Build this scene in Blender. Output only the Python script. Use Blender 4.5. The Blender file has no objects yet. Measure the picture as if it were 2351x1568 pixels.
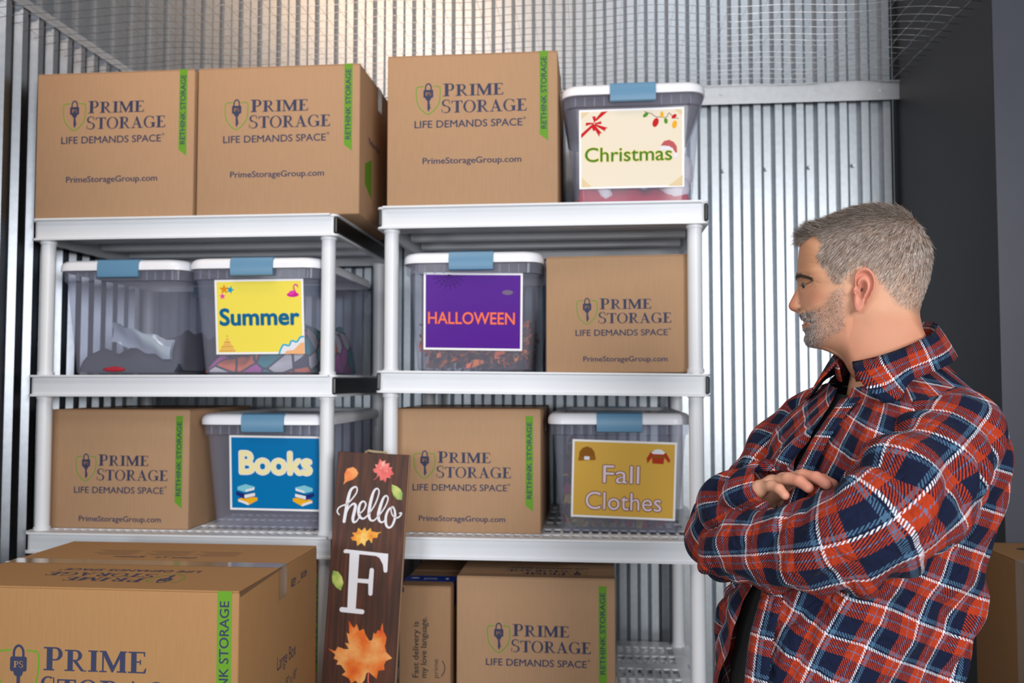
import bpy, bmesh, math, random
import numpy as np
from mathutils import Vector, Matrix
from mathutils.geometry import tessellate_polygon
R = math.radians
rng = np.random.default_rng(7)
random.seed(7)
scene = bpy.context.scene
COL = scene.collection

# ------------------------------------------------------------------ camera, world, lights, exposure
cd = bpy.data.cameras.new('camera')
cam = bpy.data.objects.new('camera', cd); COL.objects.link(cam)
cd.sensor_width = 36.0
cd.lens = 36.0 * 2000.0 / 2351.0
cam.location = (0, 0, 1.48)
cam.rotation_euler = (R(90 + 2.634), 0, R(5.4215))
cd.dof.use_dof = True
cd.dof.focus_distance = 1.46
cd.dof.aperture_fstop = 5.0
cd.clip_start = .05
scene.camera = cam

w = bpy.data.worlds.new('world'); scene.world = w
w.use_nodes = True
w.node_tree.nodes['Background'].inputs[0].default_value = (.86, .92, 1.0, 1)
w.node_tree.nodes['Background'].inputs[1].default_value = .12

def area(name, loc, target, size, power, color=(1, 1, 1), sy=None):
    l = bpy.data.lights.new(name, 'AREA'); l.energy = power; l.size = size; l.color = color
    if sy: l.shape = 'RECTANGLE'; l.size_y = sy
    o = bpy.data.objects.new(name, l); COL.objects.link(o); o.location = loc
    o.rotation_euler = (Vector(target) - Vector(loc)).to_track_quat('-Z', 'Y').to_euler()
    return o
area('softbox_key', (1.42, -1.7, 1.98), (.0, 2.3, 1.30), 1.1, 92, (1, .985, .97))
area('softbox_fill', (-1.85, -1.6, 1.6), (-.4, 2.4, 1.1), 1.0, 34, (.94, .97, 1))
area('softbox_front', (-.35, -1.4, 1.75), (-.4, 2.4, .8), .9, 15, (.96, .98, 1))
area('hall_lamp_warm', (-1.15, 1.5, 3.62), (-.95, 3.15, 2.95), 1.3, 12, (1, .62, .35), .35)
area('box_top_fill', (-1.0, .7, 3.4), (-.9, 1.6, 1.0), .6, 12, (1, .97, .93))  # unseen fill, added to brighten the large box top from above
area('upper_wall_fill', (.55, 1.2, 3.8), (.5, 3.1, 2.7), .9, 5, (.93, .96, 1), .3)  # added cool fill lifting the upper right wall, no known lamp there

vs = scene.view_settings
vs.view_transform = 'Standard'; vs.look = 'None'; vs.gamma = 1; vs.exposure = 0.20
vs.use_curve_mapping = False
cy = getattr(scene, 'cycles', None)
if cy:
    cy.max_bounces = 10; cy.transparent_max_bounces = 24; cy.use_denoising = True
    cy.caustics_reflective = False; cy.caustics_refractive = False

# ------------------------------------------------------------------ materials
def new_mat(name):
    m = bpy.data.materials.new(name); m.use_nodes = True
    nt = m.node_tree
    return m, nt, nt.nodes['Principled BSDF']
def pmat(name, col, rough=.5, metal=0., noise=0., scale=40., bump=0., bscale=200., spec=.5, stretch=None, sub=0.):
    m, nt, b = new_mat(name)
    b.inputs['Base Color'].default_value = (*col, 1)
    b.inputs['Roughness'].default_value = rough; b.inputs['Metallic'].default_value = metal
    b.inputs['Specular IOR Level'].default_value = spec
    if noise or bump:
        tc = nt.nodes.new('ShaderNodeTexCoord'); mp = nt.nodes.new('ShaderNodeMapping')
        nt.links.new(tc.outputs['Object'], mp.inputs[0])
        if stretch: mp.inputs['Scale'].default_value = stretch
    if noise:
        n = nt.nodes.new('ShaderNodeTexNoise'); n.inputs['Scale'].default_value = scale; n.inputs['Detail'].default_value = 4
        nt.links.new(mp.outputs[0], n.inputs['Vector'])
        r = nt.nodes.new('ShaderNodeMapRange')
        r.inputs[1].default_value = .3; r.inputs[2].default_value = .7
        r.inputs[3].default_value = 1 - noise; r.inputs[4].default_value = 1 + noise
        nt.links.new(n.outputs[0], r.inputs[0])
        mx = nt.nodes.new('ShaderNodeVectorMath'); mx.operation = 'SCALE'
        mx.inputs[0].default_value = col
        nt.links.new(r.outputs[0], mx.inputs['Scale'])
        nt.links.new(mx.outputs[0], b.inputs['Base Color'])
    if bump:
        n2 = nt.nodes.new('ShaderNodeTexNoise'); n2.inputs['Scale'].default_value = bscale
        nt.links.new(mp.outputs[0], n2.inputs['Vector'])
        bp = nt.nodes.new('ShaderNodeBump'); bp.inputs['Strength'].default_value = bump; bp.inputs['Distance'].default_value = .002
        nt.links.new(n2.outputs[0], bp.inputs['Height']); nt.links.new(bp.outputs[0], b.inputs['Normal'])
    return m
M = {}
def card(name, col): return pmat(name, col, .8, noise=.035, scale=30, bump=.2, bscale=90, stretch=(6, 6, .5), spec=.25)
M['card'] = card('cardboard', (.43, .265, .155))
M['card_big'] = card('cardboard_warm', (.38, .205, .085))
M['card_dark'] = card('cardboard_plain', (.30, .165, .075))
M['card_slim'] = card('cardboard_mailer', (.34, .20, .11))
M['card_edge'] = pmat('cardboard_inside', (.20, .11, .05), .9)
M['navy'] = pmat('print_navy', (.026, .033, .085), .7)
M['black_ink'] = pmat('print_black', (.03, .024, .022), .7)
M['green'] = pmat('print_green', (.115, .30, .01), .7)
M['tape'] = pmat('clear_tape', (.33, .22, .13), .12)
M['tape_blue'] = pmat('blue_tape', (.006, .045, .36), .3)
M['white_print'] = pmat('print_white', (.75, .77, .82), .6)
M['shelf'] = pmat('grey_white_resin', (.76, .79, .84), .38, noise=.02, scale=8)
M['black'] = pmat('black_resin', (.006, .006, .007), .35)
M['lid'] = pmat('white_lid', (.86, .88, .95), .3)
M['latch'] = pmat('blue_latch', (.115, .27, .43), .4)
M['paper'] = pmat('label_paper', (.85, .85, .87), .35)
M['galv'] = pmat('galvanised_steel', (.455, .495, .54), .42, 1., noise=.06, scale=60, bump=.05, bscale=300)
M['galv_shaded'] = pmat('shaded_galvanised_steel', (.22, .24, .27), .36, 1., noise=.06, scale=60, bump=.05, bscale=300)  # same galvanised steel, base darkened in place of the dark reflections it would show
M['galv_dull'] = pmat('galvanised_trim', (.50, .52, .55), .42, 1., noise=.05, scale=50)
M['wire'] = pmat('galvanised_wire', (.46, .46, .47), .17, 1.)
M['floor'] = pmat('concrete', (.30, .29, .28), .6, noise=.12, scale=4)
M['charcoal'] = pmat('charcoal_paint', (.0095, .0105, .016), .55, noise=.16, scale=3)
M['bluegrey'] = pmat('blue_grey_paint', (.040, .045, .066), .5, noise=.06, scale=5)
def plastic_clear():
    m, nt, b = new_mat('clear_plastic')
    b.inputs['Base Color'].default_value = (.50, .52, .66, 1); b.inputs['Roughness'].default_value = .12
    t = nt.nodes.new('ShaderNodeBsdfTransparent'); t.inputs[0].default_value = (.92, .93, .97, 1)
    mx = nt.nodes.new('ShaderNodeMixShader'); mx.inputs[0].default_value = .21
    nt.links.new(t.outputs[0], mx.inputs[1]); nt.links.new(b.outputs[0], mx.inputs[2])
    nt.links.new(mx.outputs[0], nt.nodes['Material Output'].inputs[0])
    return m
M['clear'] = plastic_clear()
def vcol_mat(name, rough=.5, sub=0., spec=.4, attr='Col', bump=0., bscale=600):
    m, nt, b = new_mat(name)
    a = nt.nodes.new('ShaderNodeAttribute'); a.attribute_name = attr
    nt.links.new(a.outputs['Color'], b.inputs['Base Color'])
    b.inputs['Roughness'].default_value = rough; b.inputs['Specular IOR Level'].default_value = spec
    if sub:
        b.inputs['Subsurface Weight'].default_value = sub
        b.inputs['Subsurface Radius'].default_value = (1, .35, .2); b.inputs['Subsurface Scale'].default_value = .006
    if bump:
        tc = nt.nodes.new('ShaderNodeTexCoord')
        n2 = nt.nodes.new('ShaderNodeTexNoise'); n2.inputs['Scale'].default_value = bscale
        nt.links.new(tc.outputs['Object'], n2.inputs['Vector'])
        bp = nt.nodes.new('ShaderNodeBump'); bp.inputs['Strength'].default_value = bump; bp.inputs['Distance'].default_value = .001
        nt.links.new(n2.outputs[0], bp.inputs['Height']); nt.links.new(bp.outputs[0], b.inputs['Normal'])
    return m
def ramp_mat(name, stops, scale, rough=.6, kind='noise', stretch=(1, 1, 1), dist=0., detail=4, const=False):
    m, nt, b = new_mat(name)
    tc = nt.nodes.new('ShaderNodeTexCoord'); mp = nt.nodes.new('ShaderNodeMapping'); mp.inputs['Scale'].default_value = stretch
    nt.links.new(tc.outputs['Object'], mp.inputs[0])
    if kind == 'voronoi':
        n = nt.nodes.new('ShaderNodeTexVoronoi'); n.inputs['Scale'].default_value = scale
        sep = nt.nodes.new('ShaderNodeSeparateColor'); nt.links.new(n.outputs['Color'], sep.inputs[0]); src = sep.outputs[0]
    else:
        n = nt.nodes.new('ShaderNodeTexNoise'); n.inputs['Scale'].default_value = scale; n.inputs['Detail'].default_value = detail
        n.inputs['Distortion'].default_value = dist; src = n.outputs[0]
    nt.links.new(mp.outputs[0], n.inputs['Vector'])
    r = nt.nodes.new('ShaderNodeValToRGB'); cr = r.color_ramp
    if const: cr.interpolation = 'CONSTANT'
    while len(cr.elements) < len(stops): cr.elements.new(.5)
    for e, (p, c) in zip(cr.elements, stops): e.position = p; e.color = (*c, 1)
    nt.links.new(src, r.inputs[0]); nt.links.new(r.outputs[0], b.inputs['Base Color'])
    b.inputs['Roughness'].default_value = rough
    return m
M['wood'] = ramp_mat('dark_stained_wood', [(.25, (.024, .008, .004)), (.5, (.062, .018, .008)), (.75, (.135, .038, .015))], 9, .6, stretch=(9, 9, .55), dist=.6)
M['wood_edge'] = pmat('raw_wood_edge', (.36, .22, .13), .7)
M['leaf_orange'] = ramp_mat('painted_orange_leaf', [(.3, (.62, .035, .008)), (.45, (.80, .17, .015)), (.6, (.88, .40, .12)), (.75, (.9, .62, .32))], 14, .5)
M['leaf_red'] = ramp_mat('painted_pink_leaf', [(.3, (.62, .05, .06)), (.55, (.80, .16, .14)), (.75, (.9, .55, .48))], 40, .5)
M['leaf_yellow'] = ramp_mat('painted_yellow_leaf', [(.3, (.75, .20, .01)), (.5, (.85, .40, .02)), (.7, (.9, .62, .2))], 40, .5)
M['leaf_green'] = ramp_mat('painted_green_leaf', [(.35, (.13, .30, .07)), (.5, (.40, .52, .10)), (.65, (.62, .65, .20))], 25, .5)
def solid(name, c, rough=.5):
    if name not in M: M[name] = pmat(name, c, rough, spec=.12)
    return M[name]

# ------------------------------------------------------------------ mesh helpers
class MB:
    def __init__(s): s.v = []; s.f = []; s.m = []; s.uv = []; s.col = []
    def add(s, vs, fs, mi=0, uv=None, col=None):
        o = len(s.v); s.v += [tuple(map(float, p)) for p in vs]
        s.f += [tuple(i + o for i in f) for f in fs]; s.m += [mi] * len(fs)
        if uv is not None: s.uv += [tuple(u) for u in uv]
        if col is not None: s.col += [tuple(c) for c in col]
    def box(s, x0, y0, z0, x1, y1, z1, mi=0):
        s.add([(x0, y0, z0), (x1, y0, z0), (x1, y1, z0), (x0, y1, z0), (x0, y0, z1), (x1, y0, z1), (x1, y1, z1), (x0, y1, z1)],
              [(0, 3, 2, 1), (4, 5, 6, 7), (0, 1, 5, 4), (1, 2, 6, 5), (2, 3, 7, 6), (3, 0, 4, 7)], mi)
    def bbox(s, x0, y0, z0, x1, y1, z1, r=.004, mi=0, seg=2):
        bm = bmesh.new(); bmesh.ops.create_cube(bm, size=1)
        for v in bm.verts:
            v.co = Vector(((x0 + x1) / 2 + v.co.x * (x1 - x0), (y0 + y1) / 2 + v.co.y * (y1 - y0), (z0 + z1) / 2 + v.co.z * (z1 - z0)))
        bmesh.ops.bevel(bm, geom=bm.edges[:], offset=r, segments=seg, affect='EDGES', profile=.5)
        bm.verts.index_update()
        s.add([v.co for v in bm.verts], [[v.index for v in f.verts] for f in bm.faces], mi); bm.free()
    def loft(s, rings, close=True, cap=(True, True), mi=0, uv=None):
        n = len(rings[0]); vs = [p for r in rings for p in r]; fs = []
        for i in range(len(rings) - 1):
            for j in range(n if close else n - 1):
                k = (j + 1) % n
                fs.append((i * n + j, i * n + k, (i + 1) * n + k, (i + 1) * n + j))
        if cap[0]: fs.append(tuple(range(n - 1, -1, -1)))
        if cap[1]: fs.append(tuple(range((len(rings) - 1) * n, len(rings) * n)))
        s.add(vs, fs, mi, uv)
    def tube(s, pts, r, n=8, mi=0, cap=(True, True)):
        pts = [Vector(p) for p in pts]; rr = r if hasattr(r, '__len__') else [r] * len(pts); rings = []
        t = (pts[1] - pts[0]).normalized(); a = t.orthogonal().normalized()
        for i, p in enumerate(pts):
            t = ((pts[min(i + 1, len(pts) - 1)] - pts[max(i - 1, 0)])).normalized()
            a = (a - t * a.dot(t)).normalized(); b = t.cross(a)
            rings.append([p + (a * math.cos(2 * math.pi * j / n) + b * math.sin(2 * math.pi * j / n)) * rr[i] for j in range(n)])
        s.loft(rings, True, cap, mi)
    def mesh(s, name, mats, smooth=False):
        me = bpy.data.meshes.new(name); me.from_pydata(s.v, [], s.f)
        for m in (mats if isinstance(mats, (list, tuple)) else [mats]): me.materials.append(m)
        if any(s.m): me.polygons.foreach_set('material_index', s.m)
        if s.uv:
            uvl = me.uv_layers.new(name='UVMap'); li = np.empty(len(me.loops), np.int32); me.loops.foreach_get('vertex_index', li)
            uvl.data.foreach_set('uv', np.array(s.uv, np.float32)[li].ravel())
        if s.col:
            ca = me.color_attributes.new('Col', 'FLOAT_COLOR', 'POINT')
            c = np.ones((len(s.v), 4), np.float32); c[:, :3] = np.array(s.col); ca.data.foreach_set('color', c.ravel())
        if smooth: me.polygons.foreach_set('use_smooth', [True] * len(me.polygons))
        me.update(); return me
    def build(s, name, mats, parent=None, smooth=False):
        return link(name, s.mesh(name, mats, smooth), parent)
def link(name, me, parent=None, loc=None, rot=None):
    o = bpy.data.objects.new(name, me); COL.objects.link(o)
    if parent: o.parent = parent
    if loc: o.location = loc
    if rot: o.rotation_euler = rot
    return o
def smooth_angle(o, deg=35):
    me = o.data; me.polygons.foreach_set('use_smooth', [True] * len(me.polygons))
    try: me.set_sharp_from_angle(angle=R(deg))
    except Exception: pass
    return o
def thing(name, label, cat, loc=(0, 0, 0), rz=0, group=None):
    o = bpy.data.objects.new(name, None); COL.objects.link(o); o.empty_display_size = .05
    o.location = loc; o.rotation_euler = (0, 0, rz)
    return tag(o, label, cat, group)
def tag(o, label, cat, group=None):
    o['label'] = label; o['category'] = cat
    if group: o['group'] = group
    return o
def struct(o): o['kind'] = 'structure'; return o
def copy_tree(o, parent=None):
    c = o.copy(); COL.objects.link(c)
    if parent: c.parent = parent
    for ch in [x for x in bpy.data.objects if x.parent == o]: copy_tree(ch, c)
    return c
def rrect(hw, y0, y1, r, z, n=5):
    out = []
    for cx, cyy, a0 in ((hw - r, y1 - r, 0), (-hw + r, y1 - r, 90), (-hw + r, y0 + r, 180), (hw - r, y0 + r, 270)):
        for i in range(n + 1):
            a = R(a0 + 90 * i / n); out.append((cx + r * math.cos(a), cyy + r * math.sin(a), z))
    return out

# ------------------------------------------------------------------ flat print: 2-D art collected per material, then laid on a face
_tc = {}
def text2d(s, off=0.):
    k = (s, off)
    if k not in _tc:
        c = bpy.data.curves.new('lettering', 'FONT'); c.body = s; c.offset = off; c.resolution_u = 4
        o = bpy.data.objects.new('lettering', c); COL.objects.link(o)
        bpy.context.view_layer.update()
        me = bpy.data.meshes.new_from_object(o.evaluated_get(bpy.context.evaluated_depsgraph_get()))
        v = [(p.co.x, p.co.y) for p in me.vertices]; f = [tuple(p.vertices) for p in me.polygons]
        bpy.data.objects.remove(o); bpy.data.curves.remove(c); bpy.data.meshes.remove(me)
        _tc[k] = (v, f)
    return _tc[k]
class Art:
    """2-D shapes, x right, y up"""
    def __init__(s): s.items = []
    def raw(s, v, f, mat, layer=0): s.items.append((v, f, mat, layer)); return s
    def poly(s, pts, mat, layer=0):
        tri = tessellate_polygon([[Vector((p[0], p[1], 0)) for p in pts]])
        return s.raw(list(pts), [tuple(t) for t in tri], mat, layer)
    def rect(s, x0, y0, x1, y1, mat, layer=0): return s.raw([(x0, y0), (x1, y0), (x1, y1), (x0, y1)], [(0, 1, 2, 3)], mat, layer)
    def ring(s, cx, cyy, rx, ry, wx, wy, mat, a0=0, a1=360, layer=0, n=24):
        v = []; f = []
        for i in range(n + 1):
            a = R(a0 + (a1 - a0) * i / n)
            v += [(cx + rx * math.cos(a), cyy + ry * math.sin(a)), (cx + (rx - wx) * math.cos(a), cyy + (ry - wy) * math.sin(a))]
            if i: f.append((2 * i - 2, 2 * i - 1, 2 * i + 1, 2 * i))
        return s.raw(v, f, mat, layer)
    def disc(s, cx, cyy, rx, ry, mat, layer=0, rot=0, n=20):
        c, sn = math.cos(R(rot)), math.sin(R(rot)); v = []
        for i in range(n):
            a = 2 * math.pi * i / n; x, y = rx * math.cos(a), ry * math.sin(a)
            v.append((cx + x * c - y * sn, cyy + x * sn + y * c))
        return s.raw(v, [tuple(range(n))], mat, layer)
    def stroke(s, pts, wd, mat, layer=0, sub=6, closed=False):
        P = [Vector(p) for p in pts]; W = list(wd) if hasattr(wd, '__len__') else [wd] * len(P); out = []; ow = []
        if sub > 1:
            for i in range(len(P) - 1):
                a, b, c, d = P[max(i - 1, 0)], P[i], P[i + 1], P[min(i + 2, len(P) - 1)]
                for k in range(sub):
                    t = k / sub
                    out.append(.5 * ((2 * b) + (c - a) * t + (2 * a - 5 * b + 4 * c - d) * t * t + (3 * b - a - 3 * c + d) * t ** 3)); ow.append(W[i] + (W[i + 1] - W[i]) * t)
            out.append(P[-1]); ow.append(W[-1])
        else: out, ow = P, W
        v = []; f = []
        for i, p in enumerate(out):
            t = out[min(i + 1, len(out) - 1)] - out[max(i - 1, 0)]
            if t.length < 1e-9: t = Vector((1, 0))
            t.normalize(); nn = Vector((-t.y, t.x)) * ow[i] / 2
            v += [tuple(p + nn), tuple(p - nn)]
            if i: f.append((2 * i - 2, 2 * i - 1, 2 * i + 1, 2 * i))
        s.raw(v, f, mat, layer)
        for p, wv in ((out[0], ow[0]), (out[-1], ow[-1])): s.disc(p.x, p.y, wv / 2, wv / 2, mat, layer, n=10)
        return s
    def text(s, body, x0, y0, wd, ht, mat, layer=0, off=0., rot=0, hb=None):
        v, f = text2d(body, 0); vv = v
        xs = [p[0] for p in vv]; ax, bx = min(xs), max(xs)
        ys = [p[1] for p in text2d(hb or 'H', 0)[0]]; top = max(ys)
        sx = wd / (bx - ax); sy = ht / top; c, sn = math.cos(R(rot)), math.sin(R(rot))
        sh = [(0, 0)] if off <= 0 else [(off * math.cos(q), off * math.sin(q)) for q in (np.arange(8) * math.pi / 4)] if off > .03 else [(-off, 0), (off, 0), (0, off * .6), (0, -off * .6)]
        for ox, oy in sh:
            out = []
            for x, y in v:
                x, y = (x - ax) * sx + ox * ht, y * sy + oy * ht; out.append((x0 + x * c - y * sn, y0 + x * sn + y * c))
            s.raw(out, f, mat, layer)
        return s
    def include(s, other, fn, layer=0):
        for v, f, m, l in other.items: s.items.append(([fn(*p) for p in v], f, m, l + layer))
        return s
    def build(s, name, parent, fn, eps=.0003):
        """fn(x, y, h) -> local point, h the height above the face"""
        mats = []; mb = MB()
        for i, (v, f, m, l) in enumerate(s.items):
            if m not in mats: mats.append(m)
            mb.add([fn(x, y, eps * (1 + l) + i * 2e-6) for x, y in v], f, mats.index(m))
        return mb.build(name, mats, parent)

# serif capitals (unit height), widths in units
def glyph(ch, mat):
    a = Art(); S = .065; st = .225
    def stem(x, y0=0, y1=1, wd=st): a.rect(x, y0, x + wd, y1, mat)
    def foot(x0, x1, y): a.rect(x0, y, x1, y + S, mat)
    if ch in 'PR':
        stem(.12); foot(0, .42, 0); foot(0, .3, 1 - S)
        cyy, ry = (.715, .285) if ch == 'P' else (.735, .265)
        a.rect(.30, 1 - S, .46, 1, mat); a.rect(.28, cyy - ry, .46, cyy - ry + S, mat)
        a.ring(.46, cyy, .27, ry, .16, S, mat, -90, 90)
        if ch == 'R': a.poly([(.34, .5), (.50, .5), (.80, .06), (.92, .05), (.92, 0), (.70, 0)], mat); return a, .93
        return a, .76
    if ch == 'I': stem(.12); foot(0, .41, 0); foot(0, .41, 1 - S); return a, .41
    if ch == 'M':
        stem(.12, 0, 1, .07); foot(0, .31, 0); stem(.86); foot(.74, 1.15, 0); foot(.0, .2, 1 - S); foot(.9, 1.15, 1 - S)
        a.poly([(.08, 1), (.28, 1), (.62, .25), (.56, 0), (.52, 0)], mat); a.poly([(.52, 0), (.58, 0), (.95, .86), (.95, 1), (.88, 1), (.56, .24)], mat)
        return a, 1.15
    if ch == 'E':
        stem(.12); foot(0, .72, 0); foot(0, .70, 1 - S); foot(.28, .52, .49)
        a.poly([(.62, 1), (.70, 1), (.70, .78), (.66, .78)], mat); a.poly([(.60, 0), (.72, 0), (.76, .25), (.72, .25)], mat); a.rect(.48, .40, .53, .63, mat)
        return a, .76
    if ch == 'T':
        stem(.33); foot(.21, .62, 0); foot(.02, .81, 1 - S)
        a.poly([(.0, 1), (.1, 1), (.05, .76), (0, .76)], mat); a.poly([(.73, 1), (.83, 1), (.83, .76), (.78, .76)], mat); return a, .83
    if ch == 'O': a.ring(.47, .5, .47, .52, .17, .05, mat, n=32); return a, .94
    if ch == 'G':
        a.ring(.47, .5, .47, .52, .17, .05, mat, 42, 318, n=30); stem(.66, .04, .42); foot(.55, .93, .40)
        a.poly([(.76, .98), (.80, .98), (.82, .68), (.77, .68)], mat); return a, .93
    if ch == 'A':
        a.poly([(.42, 1.02), (.48, 1.02), (.84, 0), (.64, 0), (.36, .82)], mat); a.poly([(.42, 1.02), (.44, .9), (.18, 0), (.11, 0)], mat)
        foot(0, .30, 0); foot(.54, .94, 0); a.rect(.22, .30, .60, .30 + S, mat); return a, .94
    if ch == 'S':
        a.ring(.33, .745, .29, .275, .13, .06, mat, 50, 262); a.ring(.33, .255, .31, .275, .14, .06, mat, -128, 88)
        a.poly([(.09, .70), (.20, .60), (.58, .34), (.50, .44), (.25, .62)], mat)
        a.poly([(.52, .98), (.57, .98), (.58, .72), (.53, .72)], mat); a.poly([(.04, .03), (.09, .03), (.07, .30), (.02, .30)], mat); return a, .64
def serif(art, s, x0, y0, wd, ht, mat, layer=0, cap=1.1):
    gl = [glyph(c, mat) for c in s]; tot = sum(g[1] * (cap if i == 0 else 1) for i, g in enumerate(gl)) + .06 * (len(s) - 1)
    k = wd / tot; x = x0
    for i, (g, gw) in enumerate(gl):
        c = cap if i == 0 else 1.
        art.include(g, lambda px_, py_, x=x, c=c: (x + px_ * k * c, y0 + py_ * ht * c), layer); x += (gw * c + .06) * k
def shield_logo(mat=None, green=None, hole=None):
    """the padlock-and-key shield, in units where the shield is 138 wide; origin top of lock, y down as negative"""
    a = Art(); nv, gr = M['navy'], M['green']
    a.stroke([(42, -18), (22, -20), (2, -28), (2, -90), (14, -130), (40, -160), (68, -178), (96, -160), (122, -130), (135, -90), (135, -28), (115, -20), (98, -18)], 5.5, gr, sub=3)
    a.ring(69, -28, 20, 28, 8, 8, nv, 0, 180); a.rect(49, -42, 57, -28, nv); a.rect(81, -42, 89, -28, nv)
    a.poly([(44, -38), (94, -38), (97, -44), (97, -78), (94, -84), (44, -84), (41, -78), (41, -44)], nv)
    ps = Art(); serif(ps, 'PS', 53, -72, 32, 20, M['card_big'], 0, 1.0); a.include(ps, lambda x, y: (x, y), 1)
    a.poly([(52, -84), (86, -84), (82, -96), (76, -100), (76, -120), (82, -126), (76, -132), (84, -140), (76, -148), (72, -164), (64, -150), (64, -100), (56, -96)], nv)
    return a
def brand_art():
    """logo block, origin at its top-left (shield left, lock top); 623 wide"""
    a = Art(); nv = M['navy']
    a.include(shield_logo(), lambda x, y: (x, y))
    serif(a, 'PRIME', 153, -78, 340, 66, nv); serif(a, 'STORAGE', 143, -172, 480, 68, nv)
    a.text('LIFE DEMANDS SPACE', -8, -254, 605, 40, nv, off=.022); a.ring(610, -212, 7, 7, 3, 3, nv, n=10)
    return a
BRAND = brand_art()
def url_art():
    return Art().text('PrimeStorageGroup.com', 0, 0, 552, 34, M['navy'], off=.028, hb='P')
URL = url_art()
def strip_art(ln=505, wd=47):
    a = Art(); a.poly([(0, 0), (wd, 0), (wd, -ln), (0, -ln + 38)], M['green'])
    a.text('RETHINK STORAGE', wd * .80, -ln * .865, ln * .80, wd * .62, M['navy'], 1, off=.02, rot=90)
    return a

# ------------------------------------------------------------------ the setting
def corrugated(L, h, x0=0., p=.0743, depth=.018, flat=.0245):
    """profile in (s, offset), extruded h high"""
    sl = p / 2 - flat; prof = [(0, 0)]; s = -x0 % p
    pts = []; k = -1
    while k * p < L + p:
        b = k * p + s
        pts += [(b, 0), (b + flat, 0), (b + flat + sl, depth), (b + 2 * flat + sl, depth)]; k += 1
    pts = [q for q in pts if -1e-6 <= q[0] <= L]
    mb = MB(); vs = []; fs = []
    for i, (a, o) in enumerate(pts):
        vs += [(a, o, 0), (a, o, h), (a, o + .0012, 0), (a, o + .0012, h)]
        if i:
            j = 4 * i; fs += [(j - 4, j, j + 1, j - 3), (j - 2, j - 1, j + 3, j + 2)]
    n = 4 * len(pts) - 4; fs += [(0, 1, 3, 2), (n, n + 2, n + 3, n + 1)]
    for i in range(1, len(pts)):
        j = 4 * i; fs += [(j - 3, j + 1, j + 3, j - 1), (j - 4, j - 2, j + 2, j)]
    mb.add(vs, fs); return mb
YB = 3.15; XL = -1.70; XR = 1.06
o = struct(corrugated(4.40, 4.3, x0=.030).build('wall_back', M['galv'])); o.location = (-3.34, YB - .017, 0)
wall_back = o
mb = corrugated(2.6, 2.61, x0=.02); o = struct(mb.build('wall_left', M['galv_shaded'])); o.location = (XL, .50, 0); o.rotation_euler = (0, 0, R(90))
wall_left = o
mb = MB(); mb.box(-.012, 0, 0, .012, 2.6, .03); link('top_cap', mb.mesh('top_cap', M['galv_dull']), wall_left, (.0, .008, 2.60), (0, 0, R(-90)))
mb = MB(); mb.box(0, -2, -.1, 9, 7, 0); o = struct(mb.build('floor', M['floor'])); o.location = (-4.5, -1.2, 0)
mb = MB(); mb.box(0, 0, 0, .08, YB - 2.40 + .02, 4.3); o = struct(mb.build('wall_right', M['charcoal'])); o.location = (XR, 2.40, 0)
mb = MB(); mb.box(.001, 0, 0, 1.2, .08, 4.3); o = struct(mb.build('wall_front', M['bluegrey'])); o.location = (XR, 2.395, 0)
# channel carrying the wire mesh along the back wall
tr = MB(); tr.box(0, 0, 0, 2.78, .003, .066); tr.box(0, 0, .063, 2.78, .028, .066); tr.box(0, -.006, .062, 2.78, 0, .066)
o = struct(tr.build('trim_1', M['galv_dull'])); o.location = (XL + .005, YB - .046, 2.462)
trim = o
def screw_mesh():
    mb = MB(); mb.tube([(0, 0, 0), (0, -.003, 0), (0, -.0031, 0), (0, -.007, 0)], [.008, .008, .0055, .005], 6); return mb.mesh('screw', M['galv_dull'], False)
sm = screw_mesh()
for x in (.45, .78, 1.0):
    link('screw', sm, trim, (x - (XL + .005) if x > 0 else x, 0, .035))
for x, z in ((.612, 2.235), (.762, 2.238), (.912, 2.241), (.463, 2.232), (.612, 1.1), (.912, 1.1)):
    link('screw', sm, wall_back, (x + 3.34, -.001, z))
# welded wire mesh stretched over the unit
ceil = struct(bpy.data.objects.new('ceiling', None)); COL.objects.link(ceil); ceil.location = (0, 0, 2.515)
def sagz(x):
    t = (x - XL) / (XR - XL); e = min(t, 1 - t)
    return .022 * (1 - math.exp(-e * 9)) + .006 * math.sin(t * 21) + .004 * math.sin(t * 47 + 1)
xs = np.linspace(XL + .012, XR - .002, 70)
mb = MB(); mb.tube([(x, 0, sagz(x)) for x in xs], .0008, 6)
across = mb.mesh('wire', M['wire'], True)
mb = MB(); mb.tube([(0, y, .002 * math.sin(y * 40)) for y in np.linspace(1.55, 3.10, 30)], .0005, 4)
along = mb.mesh('wire', M['wire'], True)
y = 3.095
while y > 1.6:
    link('wire', across, ceil, (0, y + random.uniform(-.002, .002), random.uniform(-.003, .003)), (0, 0, random.uniform(-.002, .002))); y -= .05
x = XL + .03
while x < XR:
    link('wire', along, ceil, (x, 0, sagz(x) + .0022)); x += .05

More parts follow.
